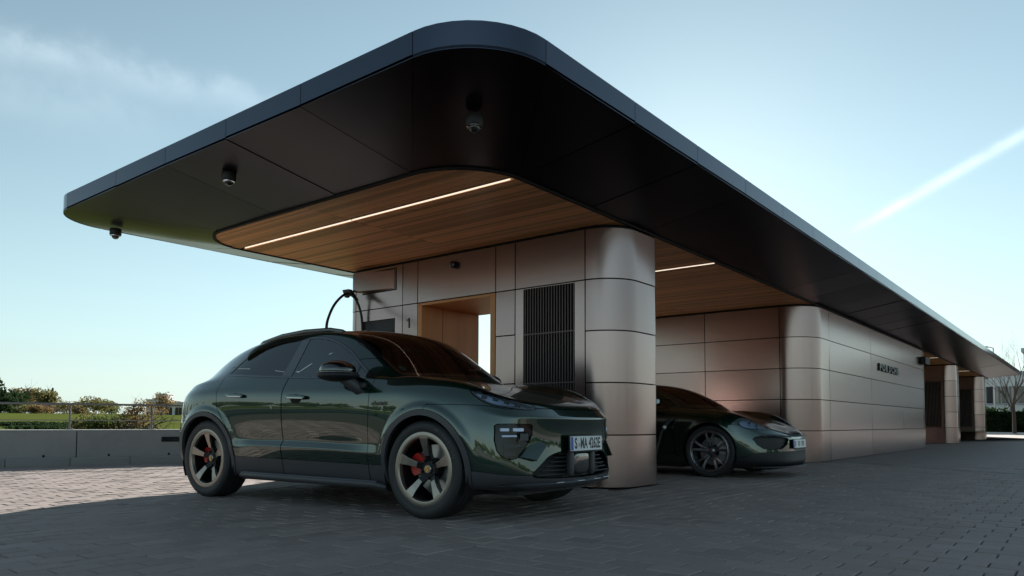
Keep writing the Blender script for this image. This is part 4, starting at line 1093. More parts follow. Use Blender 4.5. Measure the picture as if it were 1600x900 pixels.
        vs = [(2.160, s_*.727, .486), (2.232, s_*.608, .452), (2.268, s_*.475, .573), (2.222, s_*.572, .640)]
        vs2 = [(2.225, s_*.730, .492), (2.300, s_*.612, .462), (2.315, s_*.488, .575), (2.236, s_*.574, .636)]
        q = MB(); q.add(vs+vs2, [(0, 1, 5, 4), (1, 2, 6, 5), (2, 3, 7, 6), (3, 0, 4, 7), (4, 5, 6, 7)]); q.build('air_blade', 'paint', car, bevel=.006)
        # door furniture
        for (x, z, d_) in ((-.055, .962, df), (-.955, .990, dr2)):
            y = .953
            q = MB(); q.lathe([(0, 0), (.055, .0), (.060, .002)], 20, 'y'); o = q.build('handle_cup', 'gap_black', d_, smooth=.6); o.scale = (1.25, 1, .72); o.location = (x-.02, s_*(y-.001), z-.006)
            hnd = soft_box('door_handle', 'paint', d_, (x, s_*(y+.022), z+.012), (.24, .026, .036), rot=(0, R(2), 0), taper=(.96, .7))
            soft_box('handle_strip', 'chrome', hnd, (.01, s_*.012, -.010), (.20, .007, .010))
        # mirror
        mr = D.objects.new('door_mirror', None); link(mr, car); mr.location = (.605, s_*1.035, 1.165); mr.scale = (1.1, 1.08, 1.12)
        soft_box('mirror_cap', 'black_gloss', mr, (-.02, s_*.01, .016), (.25, .27, .128), taper=(.86, .90), rot=(0, 0, s_*R(-12)), lv=3, cuts=0)
        soft_box('mirror_base', 'black_plastic', mr, (-.018, s_*.008, -.026), (.24, .26, .075), taper=(1.25, 1.2), rot=(0, 0, s_*R(-12)), lv=3, cuts=0)
        soft_box('mirror_strip', 'chrome', mr, (-.02, s_*.01, -.004), (.268, .286, .007), rot=(0, 0, s_*R(-12)), lv=3, cuts=0)
        q = MB(); q.tube([(.02, s_*-.02, -.035), (.060, s_*-.045, -.075), (.095, s_*-.085, -.115), (.10, s_*-.12, -.13)], [.05, .046, .046, .05], 14); q.build('mirror_arm', 'cladding', mr, smooth=True)
        o = boxo('mirror_glass', (-.118, -.085, -.035), (-.112, .085, .05), 'chrome', mr, bevel=.003); o.location = (0, s_*.01, 0)
        soft_box('mirror_foot', 'black_plastic', car, (.735, s_*.935, 1.055), (.14, .045, .055))
        # roof rail
        q = MB(); pts = [(-1.16, .565, 1.505), (-1.05, .572, 1.558), (-.75, .578, 1.605), (-.40, .58, 1.626), (-.05, .578, 1.620), (.10, .57, 1.596), (.19, .565, 1.562)]
        q.tube([(x, s_*y, z) for x, y, z in pts], [.016, .021, .022, .022, .022, .02, .014], 10); q.build('roof_rail', 'black_gloss', car, smooth=True)
        # sill tube
        q = MB(); q.tube([(.98, s_*.86, .215), (.90, s_*.905, .238), (.4, s_*.925, .240), (-.4, s_*.925, .243), (-.86, s_*.915, .248), (-.98, s_*.86, .23)], [.02, .034, .036, .036, .035, .02], 10); q.build('side_step', 'cladding', car, smooth=True)
        q = MB(); q.tube([(.93, s_*.918, .262), (.4, s_*.942, .264), (-.4, s_*.942, .267), (-.86, s_*.935, .272)], [.008, .012, .012, .008], 8); q.build('step_edge', 'skid', car, smooth=True)
        # wheel wells
        for ax in (AXF, AXR):
            q = MB(); q.lathe([(.435, .925), (.43, .50), (.30, .48)], 30, 'y', (ax, 0, AZ_+.012), a0=R(-28), a1=R(208))
            if s_ < 0: q.v = [(x, -y, z) for x, y, z in q.v]
            q.build('wheel_well', 'black_plastic', car, smooth=True)
        for ax in (AXF, AXR):
            w_ = .275; make_wheel(car, (ax, s_*(.952-w_/2), AZ_), s_, 'macan', AZ_, .288, w_, steer=0 if ax < 0 else R(.0))
            caliper(car, (ax, s_*(.952-w_/2), AZ_), s_, 168, 'caliper', w_/2*.9-.085, .105, .215 if ax > 0 else .19)
    S.part('body', 'body_shell', 'paint', car, 0, .02); S.part('_bumper', 'front_bumper', 'paint', car, 0, .02); S.part('_hood', 'bonnet', 'paint', car, 0, .02)
    S.part('_roof', 'roof', 'roof_glass', car, 0, .02); S.part('_ws', 'windscreen', 'glass_front', car, 0, 0); S.part('_wsf', 'windscreen_border', 'black_gloss', car, 0, .006)
    S.part('_rw', 'rear_window', 'glass_rear', car, 0, 0)
    S.part('_low', 'rear_valance', 'cladding', car, 0, .02)
    S.part('_lowF', 'front_skirt', 'cladding', car, 0, .03, .006)
    gm = S.part('_grille', 'lower_grille', 'black_plastic', car, 0, 0, -.09)
    for z in (.345, .378, .411, .444, .477, .508):
        q = MB(); w = .30+(.52-z)*1.55; pts = [(2.345-.10*(abs(y)/.75)**2.2-.03, y, z) for y in np.linspace(-w, w, 25)]
        q.tube(pts, .0075, 6); q.build('grille_slat', 'black_plastic', gm, smooth=True)
    for y in (-.17, .17):
        o = soft_box('grille_post', 'cladding', gm, (2.325, y, .435), (.05, .05, .20))
    soft_box('radar_cover', 'black_gloss', gm, (2.325, 0, .43), (.03, .24, .15))
    # front splitter lip
    q = MB(); ys = np.linspace(-.80, .80, 41)
    def lipx(y): return 2.375-.22*(abs(y)/.80)**2.7
    vs = []; 
    for y in ys:
        e_ = max(.06, 1-(abs(y)/.80)**10); x_ = lipx(y)-.03*(1-e_)
        vs += [(x_-.10, y, .275-.030*e_), (x_-.012, y, .275-.013*e_), (x_, y, .275+.005*e_), (x_-.02, y, .275+.023*e_), (x_-.10, y, .275+.030*e_)]
    fs = []
    for i in range(40):
        for j in range(5): fs.append((i*5+j, i*5+(j+1) % 5, i*5+5+(j+1) % 5, i*5+5+j))
    q.add(vs, fs+[(0, 1, 2, 3, 4), (200, 204, 203, 202, 201)]); lp_ = q.build('front_lip', 'skid', car, smooth=.5)
    for y in (-.36, -.08, .2, .42):
        q = MB(); x = lipx(y); q.box((x-.012, y-.055, .284), (x+.004, y+.055, .291)); q.build('lip_insert', 'chrome', lp_, bevel=.002)
    plate(car, (2.368, .02, .585), 'S MA 4262E', R(2))
    # inner tub
    q = MB(); q.box((-2.1, -.62, .19), (2.12, .62, .225)); q.box((-.98, -.84, .195), (.96, .84, .235)); q.build('underbody', 'black_plastic', car)
    q = MB(); q.box((-1.05, -.80, .30), (.95, .80, .34)); q.box((-2.0, -.70, .62), (-1.05, .70, .66)); q.box((.95, -.62, .5), (2.0, .62, .56)); q.build('cabin_floor', 'interior', car)
    q = MB()
    for s_ in (-1, 1): q.prism([(-1.15, .34), (.95, .34), (.95, 1.08), (-1.15, 1.13)], 'y', s_*.80, s_*.835)
    q.build('door_lining', 'interior', car)
    d_ = soft_box('dashboard', 'interior', car, (.78, 0, .98), (.50, 1.50, .26), taper=(.85, .98))
    soft_box('instrument_hood', 'interior', d_, (-.08, .37, .13), (.22, .42, .07))
    sw = MB(); sw.lathe([(.178+.014*math.cos(a), .014*math.sin(a)) for a in np.linspace(0, 2*math.pi, 9)], 40, 'x')
    sw = sw.build('steering_wheel', 'interior', car, smooth=True); sw.location = (.36, .37, 1.02); sw.rotation_euler = (0, R(-24), 0)
    q = MB(); q.box((-.01, -.165, -.03), (.015, .165, .03)); q.lathe([(0, .02), (.055, .015), (.065, -.01)], 20, 'x'); q.build('steering_hub', 'interior', sw, smooth=.5)
    for y in (-.37, .37): seat(car, .08, y, .56)
    b_ = soft_box('rear_bench', 'interior_seat', car, (-.88, 0, .58), (.50, 1.30, .20))
    soft_box('bench_back', 'interior_seat', b_, (-.30, 0, .32), (.14, 1.28, .58), rot=(0, R(-20), 0))
    for y in (-.40, .40): soft_box('headrest', 'interior_seat', b_, (-.42, y, .68), (.10, .25, .17))
    soft_box('rear_view_mirror', 'black_plastic', car, (.52, 0, 1.405), (.05, .24, .07))
    q = MB(); q.lathe([(0, 0), (.038, 0), (.038, .002)], 20, 'x'); stk = q.build('badge_sticker', 'sticker', car); stk.location = (.925, -.628, 1.214); stk.rotation_euler = (0, R(-52), 0)
    # wiper
    for y0, y1 in ((-.55, .08), (.05, .55)):
        q = MB(); q.tube([(1.155-.14*(y0/.6)**2, y0, 1.163), (1.16-.14*(y1/.6)**2, y1, 1.166)], .007, 6); q.build('wiper', 'black_plastic', car)
    # wing script on both front wings
    for s_ in (-1, 1):
        o = text_mesh('electric', .050, .0008, 'wing_script', 'black_gloss', car, sx=1.25, bold=.001)
        o.matrix_local = Matrix(((-s_*1., 0, 0, .985), (0, 0, s_*1., s_*.9575), (0, 1, 0, .905), (0, 0, 0, 1)))
    S.part('_tail', 'tail_light_strip', 'red_plastic', car, 0, .01)
    return car
CARC = Vector((4.926, 5.629, 0)); CARA = R(-86.346)
suv = build_suv(); suv.location = CARC; suv.rotation_euler = (0, 0, CARA)

# ------------------------------------------------------------------ low sports saloon on charge
T_front = list(zip((2.25, 2.36, 2.37, 2.365, 2.365, 2.355, 2.27), (.14, .19, .27, .37, .47, .555, .620)))
T_f5 = list(zip((1.99, 2.08, 2.11, 2.11, 2.11, 2.105, 2.06), (.76, .82, .84, .84, .825, .79, .72), (.14, .19, .28, .39, .51, .615, .700)))
T_side = [st(1.90, (.82, .885, .915, .925, .92, .888, .80), (.15, .20, .30, .43, .58, .71, .812)),
          st(1.72, (.87, .925, .952, .965, .965, .935, .82), (.15, .2, .32, .47, .65, .795, .885)),
          st(1.45, (.89, .94, .967, .978, .978, .952, .82), (.15, .2, .33, .50, .70, .85, .935)),
          st(1.10, (.88, .92, .945, .950, .962, .946, .85), (.15, .2, .34, .50, .70, .86, .945)),
          st(.95, (.877, .915, .940, .942, .958, .942, .865), (.15, .2, .34, .50, .70, .86, .948)),
          st(.60, (.875, .91, .935, .925, .952, .94, .875), (.15, .2, .34, .50, .70, .87, .952)),
          st(.10, (.875, .91, .935, .915, .95, .94, .88), (.15, .2, .34, .50, .70, .88, .958)),
          st(-.40, (.875, .91, .935, .915, .95, .942, .88), (.15, .2, .34, .50, .70, .885, .965)),
          st(-.95, (.88, .92, .945, .935, .965, .955, .87), (.15, .2, .34, .50, .71, .89, .975)),
          st(-1.45, (.89, .94, .968, .980, .983, .965, .85), (.16, .21, .34, .50, .72, .89, .985)),
          st(-1.90, (.86, .91, .945, .955, .95, .92, .80), (.18, .23, .36, .52, .72, .87, .96))]
T_b5 = list(zip((-2.10, -2.16, -2.20, -2.21, -2.20, -2.19, -2.16), (.74, .79, .82, .825, .81, .77, .68), (.2, .26, .4, .55, .72, .85, .93)))
T_rear = list(zip((-2.3, -2.42, -2.5, -2.54, -2.54, -2.52, -2.48), (.2, .26, .4, .55, .72, .85, .94)))
T_up = [[(1.915, .70, .812), (1.95, .57, .762), (1.99, .39, .742), (2.01, .19, .742), (2.02, 0, .744)],
        [(1.72, .70, .882), (1.73, .56, .830), (1.75, .38, .812), (1.76, .19, .814), (1.76, 0, .816)],
        [(1.45, .70, .925), (1.45, .56, .888), (1.46, .38, .878), (1.47, .19, .882), (1.47, 0, .885)],
        [(1.13, .75, .948), (1.17, .60, .938), (1.23, .40, .935), (1.26, .20, .938), (1.27, 0, .940)],
        [(.98, .815, .965), (1.04, .725, .985), (1.13, .50, .985), (1.18, .25, .988), (1.20, 0, .990)],
        [(.58, .785, 1.06), (.62, .665, 1.195), (.70, .49, 1.215), (.75, .25, 1.228), (.77, 0, 1.232)],
        [(.10, .75, 1.12), (.14, .605, 1.315), (.20, .47, 1.335), (.24, .24, 1.350), (.26, 0, 1.355)],
        [(-.40, .745, 1.14), (-.40, .595, 1.345), (-.40, .47, 1.368), (-.40, .24, 1.380), (-.40, 0, 1.384)],
        [(-.95, .745, 1.12), (-.95, .60, 1.285), (-.95, .47, 1.315), (-.95, .24, 1.332), (-.95, 0, 1.338)],
        [(-1.45, .745, 1.07), (-1.46, .62, 1.145), (-1.48, .48, 1.175), (-1.49, .24, 1.195), (-1.50, 0, 1.20)],
        [(-1.90, .68, .99), (-1.93, .57, 1.01), (-1.96, .44, 1.03), (-1.98, .22, 1.045), (-2.0, 0, 1.05)]]
def build_sport():
    car = empty('sports_saloon', label='low dark green sports saloon with spoked wheels charging between the pavilions', cat='car')
    AX, AZW = 1.45, .361
    c, f, cr = car_cage(T_front, T_f5, T_side, T_b5, T_rear, T_up, ((0, 6, 5, .85), (6, 7, 5, .4), (0, 5, 6, .3)))
    V, N, F = subdivide(c, f, 3, cr)
    V = flare(V, ((AX, AZW), (-AX, AZW)), .40, .05, .008); N = renormal(V, F)
    S = Shell(V, N, F)
    out = lambda P: np.maximum(.55-P[:, 1], P[:, 2]-.9)
    for ax in (AX, -AX): S.carve('_hole', fcirc(ax, AZW+.008, .392, out), gap=0)
    S.carve('_low', lambda P: P[:, 2]-.205, gap=.001)
    S.carve('_lowF', lambda P: 1.45-P[:, 0], '_low', gap=0)
    up = lambda P: np.maximum(.45-P[:, 1], .93-P[:, 2])
    dlo = [(-1.42, 1.005), (-1.15, 1.13), (-.9, 1.225), (-.5, 1.285), (-.2, 1.293), (.08, 1.265), (.35, 1.175), (.62, 1.07), (.86, .968), (.4, .965), (-.4, .975)]
    S.carve('_dlo', fxz(dlo, 0, up), gap=.0015)
    S.carve('_win', fxz([(-1.33, 1.015), (-1.12, 1.11), (-.88, 1.2), (-.5, 1.262), (-.2, 1.27), (.07, 1.243), (.33, 1.155), (.58, 1.06), (.76, .985), (.4, .983), (-.4, .993)]), '_dlo', gap=.001)
    S.carve('_winR', fxz([(-2, .8), (-.40, .8), (-.34, 1.7), (-2, 1.7)]), '_win', gap=.01)
    ws = [(1.195, -.3), (1.195, 0), (1.17, .28), (1.11, .52), (1.03, .72), (.62, .655), (.15, .585), (.2, .42), (.25, .2), (.265, 0), (.265, -.3)]
    S.carve('_wsf', fxy(ws, 0, lambda P: .955-P[:, 2]), gap=.002)
    S.carve('_ws', fxy([(1.165, -.3), (1.165, 0), (1.14, .28), (1.08, .5), (1.0, .675), (.62, .615), (.19, .55), (.24, .2), (.25, 0), (.25, -.3)]), '_wsf', gap=0)
    S.carve('_roof', fxy([(.23, -.3), (.23, 0), (.13, .52), (-.9, .52), (-1.1, .48), (-1.12, 0), (-1.12, -.3)], 0, lambda P: 1.1-P[:, 2]), gap=.002)
    hd = [(2.6, -.3), (2.6, .42), (2.22, .47), (2.08, .53), (1.9, .62), (1.72, .69), (1.45, .715), (1.2, .72), (1.10, .715), (1.16, .50), (1.21, .25), (1.225, 0), (1.225, -.3)]
    S.carve('_hood', fxy(hd, 0, lambda P: .605-P[:, 2]), gap=.003)
    hl = [(1.845, .765), (1.86, .79), (1.90, .81), (1.98, .80), (2.09, .755), (2.24, .675), (2.20, .660), (2.06, .662), (1.95, .680), (1.89, .71), (1.86, .735)]
    fa, fb = fxz(hl, 0, lambda P: .45-P[:, 1]), fxy([(1.5, .73), (1.86, .69), (2.0, .60), (2.3, .5), (2.6, .5), (2.6, 1.2), (1.5, 1.2)])
    S.carve('_lampf', lambda P: np.maximum(fa(P), fb(P)), gap=.003)
    S.carve('_lamp', lambda P: np.maximum(fa(P)+.010, fb(P)+.008), '_lampf', gap=0)
    S.carve('_intake', fyz([(.862, .540), (.835, .572), (.60, .570), (.38, .552), (.33, .538), (.40, .455), (.50, .405), (.72, .395), (.80, .41), (.845, .46)], 0, lambda P: 1.85-P[:, 0]), gap=.002)
    S.carve('_nose', fxz([(1.75, .0), (1.75, .27), (1.95, .29), (2.05, .345), (2.2, .36), (2.6, .375), (2.6, 0)]), gap=.002)
    S.carve('_grille', fyz(smooth_poly([(-.3, .36), (0, .36), (.45, .36), (.62, .31), (.60, .25), (0, .235), (-.3, .235)], 1), 0, lambda P: 1.85-P[:, 0]), gap=.002)
    S.carve('_doorF', fxz([(-.36, 1.1), (-.38, .6), (-.36, .24), (.70, .24), (.76, .5), (.80, .8), (.82, .99), (.80, 1.1)], 0, lambda P: .5-P[:, 1]), gap=.003)
    S.carve('_doorR', fxz([(-.368, 1.1), (-.388, .6), (-.368, .24), (-.98, .24), (-1.05, .55), (-1.15, .75), (-1.2, .9), (-1.25, 1.1)], 0, lambda P: .5-P[:, 1]), gap=.003)
    S.carve('_bumper', fxz([(3, 0), (3, 1), (2.2, .72), (2.16, .695), (2.05, .69), (1.93, .70), (1.86, .73), (1.70, .735), (1.45, .6), (1.45, 0)]), gap=.002)
    for s_ in (1, -1):
        S.part('_dlo', 'window_surround', 'black_gloss', car, s_, .02)
        S.part('_win', 'front_door_window', 'glass_side', car, s_, 0, -.004); S.part('_winR', 'rear_door_window', 'glass_rear', car, s_, 0, -.004)
        S.part('_doorF', 'front_door', 'paint2', car, s_, .02); S.part('_doorR', 'rear_door', 'paint2', car, s_, .02)
        lp = S.part('_lamp', 'headlamp', 'lens', car, s_, 0); S.part('_lamp', 'lamp_bowl', 'lamp_metal', lp, s_, .01, -.025); S.part('_lampf', 'lamp_frame', 'black_gloss', lp, s_, .02)
        for dx, dz in ((0, 0), (.10, 0), (0, -.045), (.10, -.045)):
            q = MB(); q.lathe([(0, .012), (.016, .010), (.018, 0)], 14, 'x'); o = q.build('light_module', 'lamp_dark', lp, smooth=True); o.location = (1.96+dx*.8, s_*(.775-dx*.55), .755+dz-dx*.35); o.rotation_euler = (0, R(-10), s_*R(30))
        it = S.part('_intake', 'air_intake', 'black_plastic', car, s_, .0, -.035)
        q = MB(); q.tube([(2.12, s_*.81, .585), (2.22, s_*.68, .592), (2.31, s_*.48, .580), (2.355, s_*.25, .568)], [.006, .013, .013, .008], 8); q.build('bumper_trim', 'skid', car, smooth=True)
        q = MB(); q.tube([(1.86, s_*.925, .335), (2.02, s_*.87, .34), (2.12, s_*.80, .345)], [.004, .011, .004], 8); q.build('side_strake', 'skid', car, smooth=True)
        for ax in (AX, -AX):
            q = MB(); q.lathe([(.405, .93), (.40, .52), (.28, .50)], 28, 'y', (ax, 0, AZW+.008), a0=R(-22), a1=R(202))
            if s_ < 0: q.v = [(x, -y, z) for x, y, z in q.v]
            q.build('wheel_well', 'black_plastic', car, smooth=True)
            w_ = .26; make_wheel(car, (ax, s_*(.952-w_/2), AZW), s_, 'sport', AZW, .285, w_)
            caliper(car, (ax, s_*(.952-w_/2), AZW), s_, 18, 'caliper_white', w_/2*.9-.10, .10, .215)
        soft_box('door_mirror', 'paint2', car, (.62, s_*1.03, 1.06), (.2, .22, .12), taper=(.8, .8), lv=3)
    S.part('body', 'body_shell', 'paint2', car, 0, .02); S.part('_bumper', 'front_bumper', 'paint2', car, 0, .02); S.part('_hood', 'bonnet', 'paint2', car, 0, .02)
    S.part('_roof', 'roof', 'roof_glass', car, 0, .02); S.part('_ws', 'windscreen', 'glass_front', car, 0, 0); S.part('_wsf', 'windscreen_border', 'black_gloss', car, 0, .006)
    S.part('_nose', 'bumper_insert', 'black_plastic', car, 0, .02); S.part('_low', 'rear_valance', 'black_plastic', car, 0, .02); S.part('_lowF', 'front_skirt', 'black_plastic', car, 0, .02)
    S.part('_grille', 'lower_grille', 'black_plastic', car, 0, 0, -.05)
    q = MB(); ys = np.linspace(-.82, .82, 33); vs = []
    def lipx(y): return 2.40-.26*(abs(y)/.82)**2.8
    for y in ys: vs += [(lipx(y)-.12, y, .135), (lipx(y), y, .150), (lipx(y)-.01, y, .165), (lipx(y)-.12, y, .175)]
    fs = []
    for i in range(32):
        for j in range(4): fs.append((i*4+j, i*4+(j+1) % 4, i*4+4+(j+1) % 4, i*4+4+j))
    q.add(vs, fs+[(0, 1, 2, 3), (128, 131, 130, 129)]); q.build('front_lip', 'black_plastic', car, smooth=.5)
    pl = plate(car, (2.392, 0, .470), None, R(4))
    for x0, x1 in ((-.20, -.165), (-.08, -.045), (-.03, .005), (.07, .105), (.115, .15), (.16, .195)):      # worn, unreadable characters
        boxo('plate_mark', (x0, -.034, .0022), (x1-.012, .034, .0028), 'plate_ink', pl); boxo('plate_mark', (x1-.012, .014, .0022), (x1, .034, .0028), 'plate_ink', pl)
    q = MB(); q.box((-2.2, -.62, .12), (2.2, .62, .15)); q.box((-1, -.86, .12), (.98, .86, .155)); q.build('underbody', 'black_plastic', car)
    q = MB(); q.box((-1.1, -.80, .20), (1.0, .80, .24)); q.build('cabin_floor', 'interior', car)
    soft_box('dashboard', 'interior', car, (.80, 0, .83), (.45, 1.45, .22), taper=(.85, .98))
    sw = MB(); sw.lathe([(.175+.014*math.cos(a), .014*math.sin(a)) for a in np.linspace(0, 2*math.pi, 9)], 36, 'x')
    sw = sw.build('steering_wheel', 'interior', car, smooth=True); sw.location = (.42, .37, .86); sw.rotation_euler = (0, R(-22), 0)
    for y in (-.37, .37): seat(car, .05, y, .36)
    return car
sport = build_sport(); sport.location = (9.735+.952, 4.234+1.45, 0); sport.rotation_euler = (0, 0, R(-90))

# ------------------------------------------------------------------ charging cables
def cable(name, pts, r, label, cat):
    P = [Vector(p) for p in pts]; out = []
    for i in range(len(P)-1):
        p0, p1, p2, p3 = P[max(i-1, 0)], P[i], P[i+1], P[min(i+2, len(P)-1)]
        for k in range(8):
            t = k/8; out.append(.5*((2*p1)+(p2-p0)*t+(2*p0-5*p1+4*p2-p3)*t*t+(3*p1-p0-3*p2+p3)*t**3))
    out.append(P[-1])
    q = MB(); q.tube(out, r, 10); o = q.build(name, 'cable', None, smooth=True); return tag(o, label, cat)
c1 = cable('charging_cable', [(7.27, 8.60, 1.05), (7.245, 8.62, 1.6), (7.235, 8.625, 2.1), (7.22, 8.64, 2.36), (7.17, 8.68, 2.56), (7.10, 8.725, 2.665), (6.95, 8.70, 2.645), (6.75, 8.65, 2.49), (6.38, 8.31, 2.24), (6.08, 7.98, 1.99), (5.93, 7.75, 1.6), (5.86, 7.60, 1.2), (5.80, 7.50, 1.0)], .019,
           'black charging cable looping from the wall arm over the green SUV', 'cable')
q = MB(); q.prism([(8.55, 2.56), (8.72, 2.74), (8.86, 2.74), (8.80, 2.62), (8.72, 2.66)], 'x', 7.03, 7.10); q.build('cable_bracket', 'cable', c1)
c2 = cable('charging_cable', [(8.27, 5.6, 1.0), (8.5, 5.35, .45), (8.95, 5.05, .10), (9.35, 4.93, .16), (9.50, 4.90, .40), (9.585, 4.875, .62), (9.63, 4.845, .70)], .016,
           'black charging cable plugged into the wing of the sports saloon', 'cable')
q = MB(); q.tube([(9.63, 4.845, .70), (9.665, 4.82, .765), (9.70, 4.79, .80), (9.76, 4.78, .815)], [.024, .026, .03, .032], 12); q.build('plug', 'black_plastic', c2, smooth=True)
q = MB(); q.tube([(9.612, 4.858, .675), (9.632, 4.845, .705)], .026, 12); q.build('plug_ring', 'plate_white', c2, smooth=True)

# ================================================================== RETAINING WALL, KERB, RAILING (left background)
WO = Vector((4.17, 13.77, 0)); WD = Vector((.9565, -.2917, 0)); WN = Vector((.2917, .9565, 0)); WA = math.atan2(WD.y, WD.x)
kb = D.objects.new('kerb', None); link(kb); kb.location = WO; kb.rotation_euler = (0, 0, WA); tag(kb, kind='structure')
t = -11.9
while t < 16:
    o = boxo('kerb_stone', (-.447, 0, -.05), (.447, .15, .135+random.uniform(-.002, .002)), 'kerb', kb, bevel=.012); o.location = (t+.716-.0, random.uniform(-.003, .003), 0); t += .90
rw_ = empty('retaining_wall', WO, WA, label='low grey concrete retaining wall with slot light behind the kerb', cat='wall')
for i in range(-6, 7):
    a, b = 1.062+(i-1)*2.5, 1.062+i*2.5
    boxo('wall_block', (a+.006, .16, -.05), (b-.006, .42, .59), 'concrete', rw_, bevel=.008)
boxo('sunlit_edge_strip', (-16.4, .15, .5915), (16.06, .43, .606), 'wall_white', rw_, bevel=.003)  # white strip added to stand for sunlight along the wall's top edge
for k in range(-9, 13):
    q = MB(); q.lathe([(0, -.002), (.017, -.002), (.022, .001)], 12, 'y', (.59+k*.96, .159, .165)); q.build('drain_hole', 'gap_black', rw_)
sl_ = boxo('slot_light', (2.38, .15, .385), (2.98, .158, .475), 'gap_black', rw_); boxo('slot_lens', (2.42, .146, .405), (2.94, .15, .445), 'black_gloss', sl_)
rl = empty('guard_rail', WO, WA, label='slim steel railing on top of the concrete wall', cat='railing')
for k in range(-9, 11):
    t = .957+k*1.275
    q = MB(); q.prism([(.275, .606), (.305, .606), (.315, .86), (.37, 1.02), (.34, 1.02), (.285, .87)], 'x', t-.015, t+.015); p_ = q.build('post', 'steel', rl, bevel=.003)
    boxo('base_plate', (t-.055, .24, .604), (t+.055, .34, .614), 'steel', p_)
    for dx in (-.04, .04):
        q = MB(); q.lathe([(0, .632), (.011, .630), (.011, .602)], 8, 'z', (t+dx, .29, 0)); q.build('bolt', 'steel', p_)
boxo('top_rail', (-11, .33, 1.026), (14, .38, 1.062), 'steel', rl, bevel=.008)
q = MB(); q.tube([(-11, .30, .765), (14, .30, .765)], .008, 8); q.build('wire', 'steel', rl, smooth=True)

# ================================================================== LAWN AND TERRAIN
def wpt(t, n_): return WO+WD*t+WN*n_
def terrain_z(p):
    q = p-WO; n_ = q.dot(WN); t = q.dot(WD)
    z = .44+1.75*(1-math.exp(-max(0, n_-1)/75))*min(1, n_/30)
    z += .10*math.sin(t*.11+.4)*min(1, n_/25)*math.sin(n_*.07)
    if t > 12: z -= (t-12)*.012*min(1, n_/20)
    return z
q = MB(); NS = [0.42, 1, 2, 4, 7, 11, 16, 22, 30, 40, 52, 66, 82, 100, 120, 150, 200, 300, 500, 900]; TS = [-400, -250, -160, -110, -80, -60, -45, -34, -26, -20, -15, -11, -8, -5, -2, 1, 4, 7, 10, 14, 19, 25, 32, 40, 46]
vs = []
for n_ in NS:
    for t in TS:
        p = wpt(t, n_); z = terrain_z(p)
        if n_ > 130: z = min(z, 2.0)
        vs.append((p.x, p.y, z))
fs = [(i*len(TS)+j, i*len(TS)+j+1, (i+1)*len(TS)+j+1, (i+1)*len(TS)+j) for i in range(len(NS)-1) for j in range(len(TS)-1)]
q.add(vs, fs); tag(q.build('lawn', 'grass', None, smooth=True), kind='structure')
def ground_z(p): return terrain_z(Vector((p[0], p[1], 0)))

# ================================================================== PLANTS
def leaves(mb, centres, n, size, flat=.5):
    """n leaf faces scattered through ellipsoids (centre, radii)"""
    w = [r[0]*r[1]*r[2] for c, r in centres]; tot = sum(w)
    for (c, r), wi in zip(centres, w):
        for _ in range(max(6, int(n*wi/tot))):
            v = Vector((random.gauss(0, 1), random.gauss(0, 1), random.gauss(0, 1))).normalized()*(random.random()**.42)
            p = Vector((c[0]+v.x*r[0], c[1]+v.y*r[1], c[2]+v.z*r[2]))
            a = Vector((random.gauss(0, 1), random.gauss(0, 1), random.gauss(0, 1)*flat)).normalized(); b = a.orthogonal().normalized()
            b.rotate(Matrix.Rotation(random.uniform(0, 6.28), 3, a)); s = size*random.uniform(.6, 1.4)
            d = a.cross(b)*s*.5; e = b*s*.8
            mb.add([p-e, p-e*.1+d, p+e, p-e*.1-d], [(0, 1, 2, 3)])
def clumps(c, r, n, k=.42):
    out = []
    for _ in range(n):
        v = Vector((random.gauss(0, 1), random.gauss(0, 1), random.gauss(0, 1))).normalized()*random.uniform(.45, .95)
        s = random.uniform(.7, 1.25)*k
        out.append(((c[0]+v.x*r[0]*.78, c[1]+v.y*r[1]*.78, c[2]+v.z*r[2]*.78), (r[0]*s, r[1]*s, r[2]*s)))
    return out
def branch(mb, p, d, L, r, depth, spread=.5, up=.15, kids=3, gnarl=.2):
    pts = [Vector(p)]; q_ = Vector(p); dd = Vector(d).normalized(); n = 4; rr = [r]
    for i in range(n):
        dd = (dd+Vector((random.gauss(0, gnarl), random.gauss(0, gnarl), random.gauss(0, gnarl)+up*.2))).normalized()
        q_ = q_+dd*L/n; pts.append(q_.copy()); rr.append(r*(1-.55*(i+1)/n))
    mb.tube(pts, rr, 5 if depth < 2 else 4, cap=False)
    if depth <= 0: return
    for k in range(kids):
        i = random.randint(max(1, n-2), n) if k else n; a = dd.orthogonal().normalized(); a.rotate(Matrix.Rotation(random.uniform(0, 6.28), 3, dd))
        nd = (dd+a*random.uniform(.4, 1.0)*spread*2+Vector((0, 0, up))).normalized()
        branch(mb, pts[i], nd, L*random.uniform(.6, .82), rr[i]*.75, depth-1, spread, up, kids, gnarl)
def tree(name, p, h, rw, m, label, cat='tree', group=None, n=1400, leaf=.16, trunk=.35, nc=14):
    z = ground_z(p) if p[1] > 14 else 0
    o = empty(name, (p[0], p[1], z), label=label, cat=cat, group=group)
    q = MB(); branch(q, (0, 0, -.1), (0, 0, 1), h*.55, h*.028, 2, .45, .3, 4); q.build('trunk', 'bark', o, smooth=True)
    q = MB(); cz = h*(trunk+(1-trunk)/2); leaves(q, clumps((0, 0, cz), (rw, rw, h*(1-trunk)/2), nc), n, leaf); q.build('crown', m, o, attr=True)
    return o
